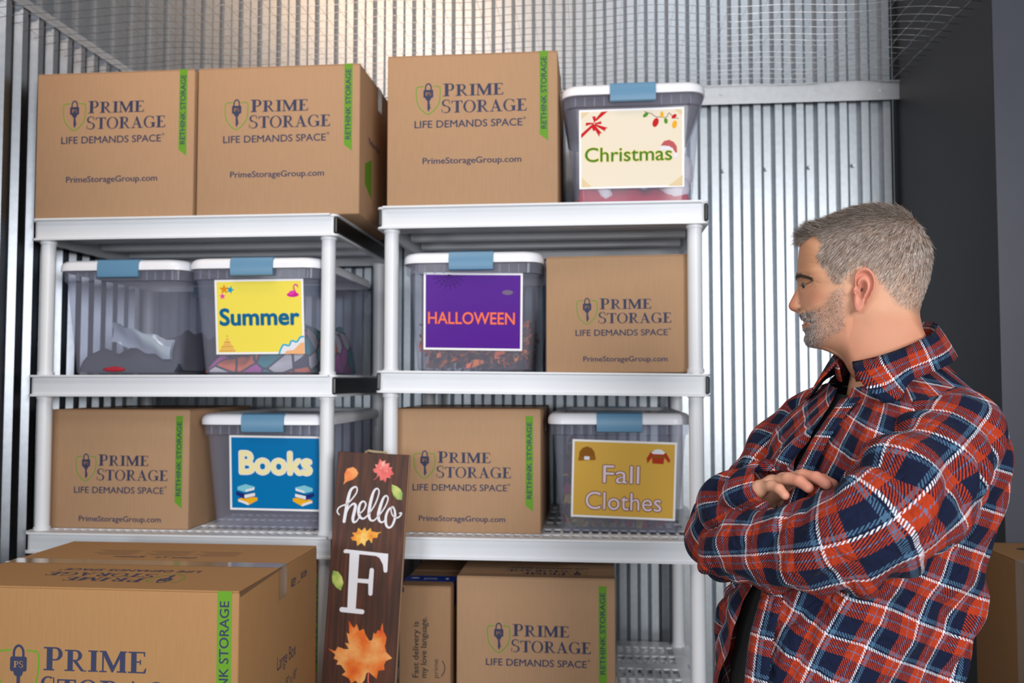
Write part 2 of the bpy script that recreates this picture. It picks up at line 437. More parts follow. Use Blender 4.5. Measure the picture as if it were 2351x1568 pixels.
# ------------------------------------------------------------------ shelving units
UW, UD, RH = .926, .66, .062
def shelf_parts():
    rim = MB(); t = .004
    lo = rrect(UW / 2, 0, UD, .018, 0); 
    def ringz(z, ins): return rrect(UW / 2 - ins, ins, UD - ins, .018, z)
    rings = [ringz(-.008, .03), ringz(-RH, .012), ringz(-RH, 0), ringz(-RH + .006, 0), ringz(-RH + .007, .005), ringz(-.007, .005), ringz(-.006, 0), ringz(0, 0), ringz(0, .026), ringz(-.008, .03)]
    rim.loft(rings, True, (False, False))
    gr = MB()
    nx = 32; px_ = (UW - .056) / nx
    for i in range(nx + 1):
        xx = -UW / 2 + .028 + i * px_; gr.box(xx - .0044, .024, -.005, xx + .0044, UD - .024, -.0004)
    gr.box(-UW / 2 + .02, .02, -.005, -UW / 2 + .052, UD - .02, -.0002); gr.box(UW / 2 - .052, .02, -.005, UW / 2 - .02, UD - .02, -.0002)
    y0 = UD - .02
    for hole, bar in ((0, .042), (.076, .018), (.076, .05), (.076, .018), (.076, .05), (.076, .018), (.076, .062)):
        y1 = y0 - hole; gr.box(-UW / 2 + .02, max(.02, y1 - bar), -.005, UW / 2 - .02, y1, 0); y0 = y1 - bar
    beam = MB()
    sec = [(-.020, 0), (-.020, -.022), (-.014, -.034), (0, -.038), (.014, -.034), (.020, -.022), (.020, 0)]
    rings = [[(xx, a, b) for a, b in sec] for xx in (-UW / 2 + .03, -UW / 2 + .09, UW / 2 - .09, UW / 2 - .03)]
    beam.loft(rings)
    end = MB(); end.bbox(-.011, .0025, -RH + .0072, 0, UD - .0025, -.0072, .004, seg=2)
    cap = MB(); cap.box(0, 0, 0, 0, 0, 0)
    return rim.mesh('shelf', M['shelf']), gr.mesh('grate', M['shelf']), beam.mesh('beam', M['shelf'], False), end.mesh('end_panel', M['black'])
rim_m, grate_m, beam_m, end_m = shelf_parts()
def shelving(label, xc, y, tops, tilt):
    t = thing('shelving_unit', label, 'shelving', (xc, y, 0), 0, 'plastic shelving units')
    for i, z in enumerate(tops):
        s = link('shelf', rim_m, t, (0, 0, z), (0, tilt[i], 0)); smooth_angle(s, 30)
        link('grate', grate_m, s)
        for yy in (.17, .34, .51): link('beam', beam_m, s, (0, yy, -.0095))
        link('end_panel', end_m, s, (UW / 2 - .002, 0, 0))
        if xc > -1: link('end_panel', end_m, s, (-UW / 2 + .013, 0, 0))
    zs = list(tops) + [0.]
    for i in range(len(tops)):
        z1 = zs[i] - RH + .004; z0 = zs[i + 1] - (.003 if i < len(tops) - 1 else 0)
        mb = MB(); n = 16; hh = z1 - z0
        mb.tube([(0, 0, z0), (0, 0, z0 + .012), (0, 0, z0 + .0125), (0, 0, z1 - .0125), (0, 0, z1 - .012), (0, 0, z1)], [.0235, .0235, .0205, .0205, .0235, .0235], n)
        me = mb.mesh('post', M['shelf'], False)
        for xx in (-1, 1):
            for yy in (.036, UD - .036): smooth_angle(link('post', me, t, (xx * (UW / 2 - .036), yy, 0)), 40)
    return t
shelving('grey-white plastic shelving unit beside the left corrugated wall, plain bin on its middle tier', -1.189, 2.40, (1.957, 1.499, 1.046, .59, .13), (0, 0, 0, 0, 0))
shelving('grey-white plastic shelving unit nearest the man, holding the Halloween and Fall Clothes bins', -.150, 2.40, (1.974, 1.506, 1.0515, .59, .13), (0, .011, 0, 0, 0))

# ------------------------------------------------------------------ cardboard boxes
def carton(label, xc, y, z, wd, dp, ht, rz=0, mat='card', group='printed moving boxes', logo=None, url=None, strip=None, lk=1., side=None, top=None, tape='tape', cat='box', name='moving_box', gap=.004):
    t = thing(name, label, cat, (xc, y, z), rz, group)
    m = M[mat]; h0 = ht - .003
    mb = MB(); mb.bbox(-wd / 2, 0, 0, wd / 2, dp, h0, .004); o = mb.build('carton', m, t); smooth_angle(o, 50)
    hy = dp / 2
    for y0, y1 in ((.001, hy - gap / 2), (hy + gap / 2, dp - .001)):
        mb = MB(); mb.bbox(-wd / 2 + .001, y0, h0 - .001, wd / 2 - .001, y1, ht, .0014, seg=1); mb.build('flap', m, t)
    if tape:
        mb = MB(); hw = .024
        pr = [(-wd / 2 - .0006, h0 - .07), (-wd / 2 - .0006, ht + .0004), (wd / 2 + .0006, ht + .0004), (wd / 2 + .0006, h0 - .07)]
        vs = [(px_, yy, pz) for px_, pz in pr for yy in (hy - hw, hy + hw)]
        mb.add(vs, [(0, 1, 3, 2), (2, 3, 5, 4), (4, 5, 7, 6)]); mb.build('tape', M[tape], t)
    k = wd / 960 * lk
    def front(ox, oz): return lambda x, yy, h: (-wd / 2 + ox * wd + x * k, -h, ht - oz * wd + yy * k)
    if logo: BRAND.build('printed_logo', t, front(*logo))
    if url: URL.build('printed_address', t, front(*url))
    if strip: strip_art(strip[2]).build('printed_strip', t, front(strip[0], strip[1]))
    return t, k
G1 = 'printed moving boxes'
ZL1, ZR1 = 1.9575, 1.9745
b1, _ = carton('brown moving box on the top shelf, first from the left corrugated wall', -1.405, 2.412, ZL1, .488, .46, .437, logo=(.172, .170), url=(.200, .672), strip=(.905, .0, 505))
b2, k2 = carton('brown moving box overhanging the end of the left top shelf, right side showing', -.909, 2.412, ZL1, .484, .46, .437, logo=(.172, .195), url=(.21, .670), strip=(.905, .0, 505))
carton('brown moving box on the top shelf beside the Christmas bin', -.344, 2.416, ZR1, .488, .46, .438, logo=(.172, .168), url=(.213, .645), strip=(.895, .0, 505))
b4, k4 = carton('brown moving box beside the Halloween bin, green strip round its right corner', .066, 2.468, 1.5045, .408, .46, .332, rz=R(-3.2), logo=(.215, .292), url=(.26, .735), strip=None)
carton('brown moving box on the third shelf beside the Books bin', -1.407, 2.47, 1.0465, .44, .46, .35, logo=(.205, .295), url=(.235, .748), strip=(.905, .04, 590))
carton('brown moving box on the third shelf between the wooden sign and Fall Clothes bin', -.366, 2.458, 1.052, .428, .46, .35, logo=(.155, .275), url=(.19, .74), strip=(.90, .045, 600))
b7, k7 = carton('brown moving box on the bottom visible shelf with empty grate beside it', -.166, 2.432, .5905, .440, .46, .348, logo=(.197, .285), url=(.23, .82), strip=(.895, .045, 600))
b9, k9 = carton('shaded brown moving box on the low shelf behind the large front box', -.985, 2.452, .5905, .445, .46, .345, logo=(.197, .285), url=(.23, .8), strip=(.92, .03, 600))
big, kb = carton('large brown moving box stacked in front, printed on top, front and side', -1.030, 1.69, .5765, .652, .488, .4875, mat='card_big', group='large cartons stacked in front', logo=(.226, .178), url=None, strip=(.932, .0, 478), lk=.942, gap=.006)
carton('large plain brown carton on the floor under the large printed box', -1.030, 1.69, 0, .652, .488, .576, mat='card_big', group='large cartons stacked in front')
# strip on the right-hand face of the box by the post, and prints on other side faces
strip_art(600).build('printed_strip', b4, lambda x, yy, h: (.204 + h, .012 + x * k4, .332 - .02 + yy * k4))
sd = Art(); sd.poly([(0, 0), (150, 60), (150, -180), (0, -120)], M['green'])
sd.build('printed_strip', b2, lambda x, yy, h: (.242 + h, .06 + x * k2, .16 + yy * k2))
sd2 = Art().text('Medium Box', 0, 0, 260, 40, M['navy'], off=.02)
sd2.build('printed_size', b2, lambda x, yy, h: (.242 + h, .10 + x * k2, .23 + yy * k2))
tl = Art(); tl.include(BRAND, lambda x, y: (-x, -y))
tl.build('printed_logo', b7, lambda x, yy, h: (.14 + x * k7 * .8, .035 + yy * k7 * .8, .348 + h))
W2, T2 = .326, .4875
tl.build('printed_logo', big, lambda x, yy, h: (.165 + x * kb * .80, .055 + yy * kb * .72, T2 + h))
tt = Art().text('Items To', 0, 0, 190, 34, M['navy'], off=.02)
tt.text('Room', 250, 0, 140, 34, M['navy'], off=.02)
for i in range(4):
    for xx in (-110, 130, 390): tt.rect(xx - 60, 60 + 30 * i, xx + 110 + 40 * (i % 2), 64 + 30 * i, M['navy'])
tt.build('printed_list', big, lambda x, yy, h: (-.05 - x * kb * .8 + .14, .30 + yy * kb * .8, T2 + h))
ss = Art().text('KEY', 0, 0, 70, 40, M['navy'], off=.04); ss.text('ROOM', 150, 10, 90, 34, M['navy'], off=.03); ss.rect(90, 0, 140, 4, M['navy'])
ss.build('printed_key', big, lambda x, yy, h: (W2 + h, .30 + x * kb * .7, T2 - .062 + yy * kb * .7))
sz = Art().text('Large Box', 0, 0, 200, 50, M['navy'], off=.0, hb='L')
sz.text('24" x 18" x 18"', 0, -90, 210, 34, M['navy'], off=.0); sz.text('DONATIONS', 40, -190, 240, 38, M['navy'], off=.03)
sz.poly([(150, -250), (330, -200), (330, -420), (150, -380)], M['green'])
sz.build('printed_size', big, lambda x, yy, h: (W2 + h, .215 + x * kb * .95, .262 + yy * kb * .95))
# creased corner flap and gap at the big box's right end
mb = MB(); mb.add([(.327, .004, T2 - .012), (.3275, .235, T2 - .004), (.3275, .235, T2 - .0005), (.327, .004, T2 - .0005)], [(0, 1, 2, 3)])
mb.build('flap_gap', M['card_edge'], big)

slim, ks = carton('slim mailer carton with blue tape across its top, beside the wooden sign', -.475, 2.432, .5905, .146, .40, .318, mat='card_slim', group=None, tape=None, name='mailer_box')
mb = MB(); mb.add([(-.0735, .055, .319), (.0735, .055, .319), (.0735, .125, .319), (-.0735, .125, .319), (-.0735, .055, .25), (-.0735, .125, .25), (.0735, .055, .25), (.0735, .125, .25)],
                  [(0, 1, 2, 3), (0, 3, 5, 4), (1, 6, 7, 2)]); mb.build('tape', M['tape_blue'], slim)
at_ = Art().text('prime', 0, 0, 36, 13, M['white_print'], hb='l'); at_.disc(66, 6, 5, 5, M['white_print']); at_.disc(-28, 8, 12, 4, M['white_print'])
at_.build('printed_tape', slim, lambda x, yy, h: (-.018 + x * .001, .078 + yy * .001 * 1.8, .3192 + h))
at2 = Art().text('Fast delivery is', 0, 0, 118, 12.5, M['black_ink'], off=.028); at2.text('my love language.', 0, -17.5, 128, 12.5, M['black_ink'], off=.028, hb='l')
at2.text('prime', 0, -43, 40, 10, M['black_ink'], hb='i'); at2.stroke([(4, -50), (14, -56), (26, -57), (36, -52)], 2, M['black_ink'])
at2.build('printed_slogan', slim, lambda x, yy, h: (-.018 - yy * .0013, -h, .066 + x * .0013))
cut = Art(); cut.rect(0, 0, 8, 14, M['black_ink']); cut.build('handle_slot', slim, lambda x, yy, h: (-.068 + x * .001, -h, .300 + yy * .001))

# two cartons standing by the right wall
bx = []
for z, lab in ((.5335, 'brown carton with hand hole behind the man, upper of two at the right wall'), (0., 'brown carton on the floor behind the man, lower of two at the right wall')):
    t = thing('carton', lab, 'box', (1.215, 1.88, z), 0, 'cartons behind the man')
    mb = MB(); mb.bbox(-.245, 0, 0, .245, .49, .53, .005); smooth_angle(mb.build('carton_shell', M['card_dark'], t), 50)
    for y0, y1 in ((.001, .241), (.249, .489)):
        mb = MB(); mb.bbox(-.244, y0, .529, .244, y1, .533, .0015, seg=1); mb.build('flap', M['card_dark'], t)
    mb = MB(); vs = [(px_, yy, pz) for px_, pz in ((-.2462, .05), (-.2462, .5338), (.2462, .5338), (.2462, .05)) for yy in (.221, .263)]
    mb.add(vs, [(0, 1, 3, 2), (2, 3, 5, 4), (4, 5, 7, 6)]); mb.build('tape', M['tape'], t)
    a = Art(); a.disc(0, 0, 45, 20, M['black_ink']); a.build('hand_hole', t, lambda x, yy, h: (-.135 + x * .001, .40 + yy * .001, .5332 + h))

# ------------------------------------------------------------------ storage bins
def bin_parts():
    body = MB(); rs = []
    for z, hw, y0, y1, r in ((.004, .150, .06, .555, .03), (.001, .160, .052, .563, .034), (.006, .166, .046, .569, .036), (.02, .1685, .0445, .5705, .038), (.268, .188, .0225, .5925, .040), (.276, .190, .0205, .5945, .04),
                             (.278, .196, .0145, .6005, .044), (.306, .198, .0125, .6025, .045), (.308, .2005, .010, .605, .046)):
        rs.append(rrect(hw, y0, y1, r, z, 6))
    body.loft(rs, True, (True, False))
    ribs = MB()
    for sx in np.linspace(-.16, .16, 13):
        if abs(sx) > .075: ribs.box(sx - .002, .0125, .279, sx + .002, .0165, .304)
    lid = MB()
    def q(ins, z, r): return rrect(.2025 - ins, ins, .615 - ins, r, z, 7)
    lid.loft([q(.004, .307, .05), q(.0, .308, .052), q(.0, .322, .052), q(.003, .331, .051), q(.010, .337, .048), q(.024, .340, .040), q(.030, .337, .036), q(.036, .329, .032), q(.05, .3295, .028)], True, (False, True))
    lat = MB(); sec = [(.028, .3415), (.012, .3415), (.0, .337), (-.0055, .326), (-.0065, .300), (-.0035, .288), (.004, .2855), (.006, .288), (.006, .30), (.001, .306), (.001, .328), (.010, .3375), (.028, .3385)]
    lat.loft([[(xx, a, b) for a, b in sec] for xx in (-.063, -.061, .061, .063)])
    return body.mesh('bin_body', M['clear']), ribs.mesh('rim_rib', M['clear']), lid.mesh('lid', M['lid']), lat.mesh('latch', M['latch'])
body_m, ribs_m, lid_m, latch_m = bin_parts()
def storage_bin(label, xc, y, z, rz=0):
    t = thing('storage_bin', label, 'storage bin', (xc, y, z), rz, 'clear bins with white lids')
    smooth_angle(link('bin_body', body_m, t), 40); o = link('rim_rib', ribs_m, t); o['kind'] = 'stuff'
    smooth_angle(link('lid', lid_m, t), 50)
    smooth_angle(link('latch', latch_m, t), 40); smooth_angle(link('latch', latch_m, t, (0, .615, 0), (0, 0, R(180))), 40)
    return t
LW = 1260.
def label_on(t, cx, zb, wd, ht, art, tilt=0., border=.006):
    """paper label on the sloping bin front; art in units, origin top-left, x to 100*wd.., y down negative, scale 1 = 1 mm"""
    yb = .0445 - (zb - .02) * .0887; s5 = math.sin(R(5.07)); c5 = math.cos(R(5.07)); ct, st = math.cos(R(tilt)), math.sin(R(tilt))
    def fn(x, yy, h):
        x, yy = x * .001 - wd / 2, yy * .001 + ht / 2
        x, yy = x * ct - yy * st, x * st + yy * ct
        yy += ht / 2
        return (cx + x, yb - yy * s5 - (h + .0012) * c5, zb + yy * c5 - h * s5)
    bg = Art(); n = 8
    def sheet(x0, y0, x1, y1, mat, layer):
        v = [(x0 + (x1 - x0) * i / n, y0 + (y1 - y0) * j / 4) for j in range(5) for i in range(n + 1)]
        f = [(j * (n + 1) + i, j * (n + 1) + i + 1, (j + 1) * (n + 1) + i + 1, (j + 1) * (n + 1) + i) for j in range(4) for i in range(n)]
        bg.raw(v, f, mat, layer)
    sheet(0, -ht * 1000, wd * 1000, 0, M['paper'], 0)
    p = bg.build('label', t, fn)
    a2 = Art(); bg.items = []
    b = border * 1000; sheet(b, -ht * 1000 + b, wd * 1000 - b, -b, art.bgmat, 2)
    a2.items = bg.items + [(v, f, m, l + 5) for v, f, m, l in art.items]
    a2.build('label_print', p, fn, .00016)
    return p
def star(a, x, y, r, mat, n=5, rot=90, inner=.45):
    a.poly([(x + r * (1 if i % 2 == 0 else inner) * math.cos(R(rot + 180 * i / n)), y + r * (1 if i % 2 == 0 else inner) * math.sin(R(rot + 180 * i / n))) for i in range(2 * n)], mat)
S = solid
# Christmas
bx_ = storage_bin('clear bin with a Christmas label and red fabric inside, top shelf', .109, 2.412, ZR1, R(-.6))
a = Art(); a.bgmat = S('cream_paper', (.80, .72, .58), .4)
tan = S('tan_print', (.74, .60, .36)); red = S('red_print', (.55, .008, .012)); wht = M['white_print']; grn = S('leaf_green_print', (.08, .27, .015)); yel = S('yellow_print', (.85, .42, .01)); lime = S('lime_print', (.75, .62, .05))
k = 293 / 1260.
def zc(x, y): return ((x - 160) * k, -((y + (x - 160) * .040) - 350) * k)
for pts in ([(185, 380), (290, 372), (185, 460)], [(188, 1280), (188, 1160), (310, 1275)], [(1400, 1240), (1230, 1245), (1400, 1110)], [(1395, 335), (1395, 400), (1300, 330)]): a.poly([zc(*p) for p in pts], tan)
a.poly([zc(*p) for p in [(430, 370), (510, 360), (370, 480), (350, 470)]], red); a.poly([zc(*p) for p in [(185, 640), (330, 510), (350, 530), (185, 690)]], red)
for pts in ([(345, 520), (440, 630), (412, 625), (405, 670), (330, 545)], [(350, 515), (510, 560), (480, 572), (475, 602), (345, 530)], [(345, 505), (320, 425), (365, 425), (355, 500)], [(340, 510), (240, 540), (245, 500), (340, 500)], [(355, 505), (430, 480), (430, 515), (350, 520)], [(345, 520), (355, 590), (335, 605), (315, 560)]): a.poly([zc(*p) for p in pts], red)
a.stroke([zc(*p) for p in [(950, 360), (985, 375), (1030, 385), (1080, 420), (1150, 425), (1210, 425), (1240, 375), (1290, 425), (1350, 440)]], 1.6, S('brown_print', (.12, .06, .03)))
for x, y, rx, ry, m, ro in ((962, 400, 9, 5, grn, 40), (1080, 490, 13, 8, red, 70), (1155, 395, 9, 4.5, yel, 90), (1202, 470, 8, 5, grn, 100), (1300, 415, 8, 5, red, 40), (1305, 510, 11, 6.5, yel, 80)): a.disc(*zc(x, y), rx, ry, m, 1, ro)
a.poly([zc(*p) for p in [(1140, 765), (1180, 710), (1240, 695), (1295, 720), (1330, 770), (1335, 845), (1315, 845), (1280, 790), (1200, 765)]], S('faded_red_print', (.50, .10, .11)))
a.poly([zc(*p) for p in [(1125, 800), (1150, 768), (1240, 770), (1285, 800), (1280, 830), (1200, 815), (1130, 825)]], wht, 1); a.disc(*zc(1318, 880), 7, 7, wht, 1)
x, y = zc(232, 975); a.text('Christmas', x, y, 242, 39, lime, 2, off=.035, hb='C'); a.text('Christmas', x, y, 242, 39, S('dark_green_print', (.045, .20, .02)), 3, off=.008, hb='C')
label_on(bx_, -.004, .050, .293, .222, a)
# plain bin, summer bin
storage_bin('clear bin without a label holding dark clothes, beside the Summer bin', -1.394, 2.43, 1.5, 0)
bs_ = storage_bin('clear bin with a yellow Summer label and colourful towels inside', -.984, 2.42, 1.5, R(.3))
a = Art(); a.bgmat = S('yellow_paper', (.86, .72, .09), .4); k = 266 / 572.
def zc(x, y): return ((x - 1178) * k, -((y + (x - 1178) * .028) - 345) * k)
org = S('orange_print', (.75, .27, .01)); teal = S('teal_print', (.01, .33, .50)); pink = S('pink_print', (.72, .05, .38)); mag = S('magenta_print', (.62, .012, .30)); skyb = S('sky_print', (.02, .40, .66)); peach = S('peach_print', (.85, .45, .22)); dkb = S('deep_blue_print', (.004, .085, .20))
star(a, *zc(1240, 403), 15, org); star(a, *zc(1280, 405), 12.5, teal, rot=70); star(a, *zc(1228, 447), 10, pink)
a.disc(*zc(1682, 430), 18, 7, mag); a.stroke([zc(*p) for p in [(1706, 425), (1695, 405), (1688, 385), (1695, 368), (1708, 368), (1714, 380)]], 3.6, mag); a.disc(*zc(1675, 418), 10, 6, pink, 1, 20)
for i, (hw, y) in enumerate(((52, 795), (44, 782), (38, 768), (26, 754), (20, 740), (10, 722), (4, 702))): x0, y0 = zc(1252 - hw, y); x1, y1 = zc(1252 + hw, y - 11); a.rect(x0, y0, x1, y1, S('sand_print', (.80, .40, .14)) if i % 2 else S('sand_dark_print', (.70, .30, .09)))
a.poly([zc(*p) for p in [(1585, 800), (1600, 770), (1615, 745), (1650, 750), (1665, 720), (1700, 725), (1720, 695), (1748, 690), (1748, 800)]], wht)
a.stroke([zc(*p) for p in [(1587, 797), (1600, 765), (1618, 743), (1650, 748), (1668, 718), (1700, 724), (1722, 696), (1744, 690)]], 5, skyb, 1)
a.poly([zc(*p) for p in [(1620, 800), (1635, 780), (1680, 775), (1700, 755), (1725, 730), (1748, 725), (1748, 800)]], peach, 2)
x, y = zc(1210, 628); a.text('Summer', x, y, 236, 47, S('blue_outline_print', (.01, .16, .30)), 3, off=.05, hb='S'); a.text('Summer', x, y, 236, 47, S('blue_print', (.0, .115, .28)), 4, off=.0, hb='S')
label_on(bs_, .013, .060, .266, .218, a, .3)
# Halloween
bh_ = storage_bin('clear bin with a purple HALLOWEEN label and orange garland inside', -.347, 2.43, 1.5095, 0)
a = Art(); a.bgmat = S('purple_paper', (.085, .008, .27), .3); k = 285 / 616.
def zc(x, y): return ((x - 322) * k, -((y - (x - 322) * .02) - 255) * k)
webm = S('web_print', (.025, .004, .07))
for ang in (195, 215, 235, 255, 275, 295, 315, 335, 350): a.stroke([zc(480, 270), zc(480 + 105 * math.cos(R(ang)), 270 - 95 * math.sin(R(ang)))], 1.0, webm, sub=1)
for rr in (30, 55, 80): a.stroke([zc(480 + rr * (1 if i % 2 else .88) * math.cos(R(190 + 8 * i)), 270 - rr * .9 * (1 if i % 2 else .88) * math.sin(R(190 + 8 * i))) for i in range(21)], .9, webm, sub=1)
a.disc(*zc(845, 385), 16, 7, S('olive_print', (.17, .13, .22)))
x, y = zc(352, 560); a.text('HALLOWEEN', x, y - 5, 249, 33, S('halloween_outline', (.50, .06, .16)), 3, off=.035); a.text('HALLOWEEN', x, y - 5, 249, 33, S('halloween_orange', (.90, .20, .075)), 4, off=.004)
label_on(bh_, .001, .060, .285, .221, a, -1.0)
# Books
bb_ = storage_bin('clear bin with a blue Books label, third shelf', -.957, 2.45, 1.047, 0)
a = Art(); a.bgmat = S('blue_paper', (.0, .165, .42), .35); k = 276 / 587.
def zc(x, y): return ((x - 1268) * k, -(y - 90) * k)
cream = S('cream_print', (.86, .78, .42))
for mx in (0, 1):
    f = (lambda x, y: zc(x, y)) if mx == 0 else (lambda x, y: zc(3117 - x, y))
    a.poly([f(*p) for p in [(1320, 490), (1380, 470), (1445, 478), (1445, 495), (1390, 525), (1320, 505)]], yel); a.poly([f(*p) for p in [(1325, 505), (1388, 528), (1388, 512), (1325, 490)]], wht, 1)
    a.poly([f(*p) for p in [(1308, 440), (1360, 455), (1430, 445), (1430, 470), (1360, 488), (1308, 462)]], S('book_navy_print', (.01, .02, .16)), 1); a.poly([f(*p) for p in [(1362, 462), (1430, 448), (1430, 468), (1362, 484)]], wht, 2)
    a.poly([f(*p) for p in [(1318, 412), (1370, 395), (1430, 410), (1425, 430), (1370, 445), (1318, 432)]], S('book_sky_print', (.20, .55, .68)), 2); a.poly([f(*p) for p in [(1370, 430), (1428, 414), (1426, 430), (1370, 444)]], wht, 3)
x, y = zc(1338, 326); a.text('Books', x, y, 213, 63, wht, 3, off=.085, hb='B'); a.text('Books', x, y, 213, 63, cream, 4, off=.04, hb='B')
label_on(bb_, .028, .056, .276, .220, a, -.5)
# Fall clothes
bf_ = storage_bin('clear bin with a gold Fall Clothes label and leaf garland inside', .068, 2.465, 1.052, 0)
a = Art(); a.bgmat = S('gold_paper', (.66, .40, .075), .28); k = 293 / 620.
def zc(x, y): return ((x - 1612 + (y - 88) * .034) * k, -((y - (x - 1612) * .035) - 88) * k)
brn = S('brown_knit_print', (.26, .10, .01))
a.poly([zc(*p) for p in [(1648, 212), (1652, 165), (1670, 142), (1698, 132), (1725, 142), (1742, 165), (1748, 212)]], brn); a.poly([zc(*p) for p in [(1645, 218), (1646, 195), (1748, 192), (1748, 214)]], S('knit_cuff_print', (.30, .12, .015)), 1); x0, y0 = zc(1680, 212); a.rect(x0, y0, x0 + 15, y0 + 10, wht, 2)
a.poly([zc(*p) for p in [(2055, 235), (2050, 205), (2075, 165), (2105, 152), (2135, 152), (2165, 170), (2190, 215), (2182, 232), (2155, 200), (2150, 238), (2085, 235), (2082, 200), (2062, 225)]], S('sweater_print', (.42, .04, .015)))
a.poly([zc(*p) for p in [(2078, 168), (2105, 150), (2135, 150), (2162, 170), (2150, 180), (2090, 178)]], wht, 1); a.poly([zc(*p) for p in [(2080, 188), (2158, 190), (2156, 202), (2080, 200)]], brn, 1)
for s_, bx0, by0, wd_, hb_ in (('Fall', 1790, 350, 102, 'F'), ('Clothes', 1684, 508, 213, 'C')):
    x, y = zc(bx0, by0); a.text(s_, x, y, wd_, 50, S('fall_outline_print', (.17, .05, .05)), 3, off=.04, hb=hb_); a.text(s_, x, y, wd_, 50, S('fall_fill_print', (.72, .60, .68)), 4, off=.0, hb=hb_)
label_on(bf_, .012, .040, .293, .222, a, -1.6)

# ------------------------------------------------------------------ what is in the bins
def mound(name, mat, label, cat, loc, wd, dp, fn, n=44, rz=0, group=None):
    mb = MB(); vs = []; fs = []
    for j in range(n):
        for i in range(n):
            u, v = i / (n - 1), j / (n - 1); e = min(u, 1 - u, v, 1 - v); ed = min(1, e * 9) ** .5
            vs.append(((u - .5) * wd, v * dp, .001 + max(0, fn(u, v)) * ed))
    for j in range(n - 1):
        for i in range(n - 1): q = j * n + i; fs.append((q, q + 1, q + n + 1, q + n))
    edge = [i for i in range(n)] + [j * n + n - 1 for j in range(1, n)] + [(n - 1) * n + i for i in range(n - 2, -1, -1)] + [j * n for j in range(n - 2, 0, -1)]
    fs.append(tuple(reversed(edge))); mb.add(vs, fs); o = mb.build(name, mat, None, True); o.location = loc; o.rotation_euler = (0, 0, rz)
    return tag(o, label, cat, group) if label else o
sn = math.sin
cx_, cy_, cz_ = .109, 2.412, ZR1 + .007
g = mound('folded_garment', pmat('red_fabric', (.50, .006, .035), .85, bump=.4, bscale=40), 'red fabric heap inside the Christmas bin', 'clothing', (cx_ + .003, cy_ + .051, cz_), .318, .46,
          lambda u, v: .058 + .030 * (1 - u) ** 2 + .035 * v + .012 * sn(u * 17 + v * 5) + .007 * sn(u * 41 - v * 9) - .02 * math.exp(-((u - .38) / .08) ** 2) * math.exp(-v * 6))
fur = pmat('white_fur', (.82, .78, .82), .95, bump=1., bscale=120)
mb = MB(); mb.tube([(-.094, .026, .078), (-.090, .020, .062), (-.080, .0235, .034), (-.072, .0225, .020)], [.010, .019, .021, .018], 10); mb.build('fur_trim', fur, g, True)
def blob(name, mat, parent, c, r, seed=1, amp=.12):
    bm = bmesh.new(); bmesh.ops.create_icosphere(bm, subdivisions=3, radius=1)
    for v in bm.verts:
        n = v.co.normalized(); d = 1 + amp * (sn(n.x * 5 + seed) * sn(n.y * 6 + seed * 2) + .5 * sn(n.z * 11 + seed * 3))
        v.co = Vector((n.x * r[0], n.y * r[1], n.z * r[2])) * d + Vector(c)
    me = bpy.data.meshes.new(name); bm.to_mesh(me); bm.free(); me.materials.append(mat)
    me.polygons.foreach_set('use_smooth', [True] * len(me.polygons)); return link(name, me, parent)
blob('pompom', fur, g, (.118, .038, .046), (.042, .038, .046)); blob('pompom', fur, g, (.143, .045, .098), (.026, .03, .05), 4)
mound('dark_clothing', pmat('dark_fabric', (.035, .042, .065), .8, bump=.3, bscale=30), 'dark folded clothes inside the bin without a label', 'clothing', (-1.385, 2.43 + .052, 1.507), .318, .49,
      lambda u, v: .062 + .02 * u + .075 * max(0, u - .45) + .02 * v + .010 * sn(u * 13 + v * 9) + .006 * sn(v * 30 + u * 22))
mb = MB(); pk = MB(); rows = []
for i in range(16):
    t = i / 15; rows.append([(-.06 + .19 * t, .0 + .012 * sn(v * 3.0 + t * 4), .115 - .055 * t + (v - .5) * .058 + .004 * sn(t * 20)) for v in np.linspace(0, 1, 8)])
pk.loft(rows, False, (False, False)); rows = [[(p[0], p[1] + .012, p[2]) for p in r] for r in rows]; pk.loft(rows, False, (False, False))
o = pk.build('plastic_package', pmat('shiny_clear_film', (.36, .42, .52), .12), None, True); o.location = (-1.378, 2.475, 1.512); tag(o, 'shiny clear plastic package lying on the dark clothes in the bin', 'package')
o = blob('red_strap', pmat('red_webbing', (.40, .012, .03), .7), None, (0, 0, 0), (.034, .006, .0075)); o.location = (-1.425, 2.4735, 1.5165); tag(o, 'small red strap at the bottom of the bin without a label', 'strap')
towel = ramp_mat('patterned_towel', [(0, (.62, .60, .66)), (.25, (.75, .17, .07)), (.45, (.03, .25, .30)), (.62, (.50, .10, .42)), (.8, (.12, .40, .45))], 16, .9, 'voronoi', const=True)
def edge_towel():
    m = towel; nt = m.node_tree; b = nt.nodes['Principled BSDF']; src = b.inputs['Base Color'].links[0].from_socket
    v = nt.nodes.new('ShaderNodeTexVoronoi'); v.feature = 'DISTANCE_TO_EDGE'; v.inputs['Scale'].default_value = 16
    mp = [n for n in nt.nodes if n.type == 'MAPPING'][0]; nt.links.new(mp.outputs[0], v.inputs['Vector'])
    lt = nt.nodes.new('ShaderNodeMath'); lt.operation = 'LESS_THAN'; lt.inputs[1].default_value = .05; nt.links.new(v.outputs['Distance'], lt.inputs[0])
    mx = nt.nodes.new('ShaderNodeMix'); mx.data_type = 'RGBA'; nt.links.new(lt.outputs[0], mx.inputs[0]); nt.links.new(src, mx.inputs[6]); mx.inputs[7].default_value = (.05, .05, .09, 1)
    nt.links.new(mx.outputs[2], b.inputs['Base Color'])
edge_towel()
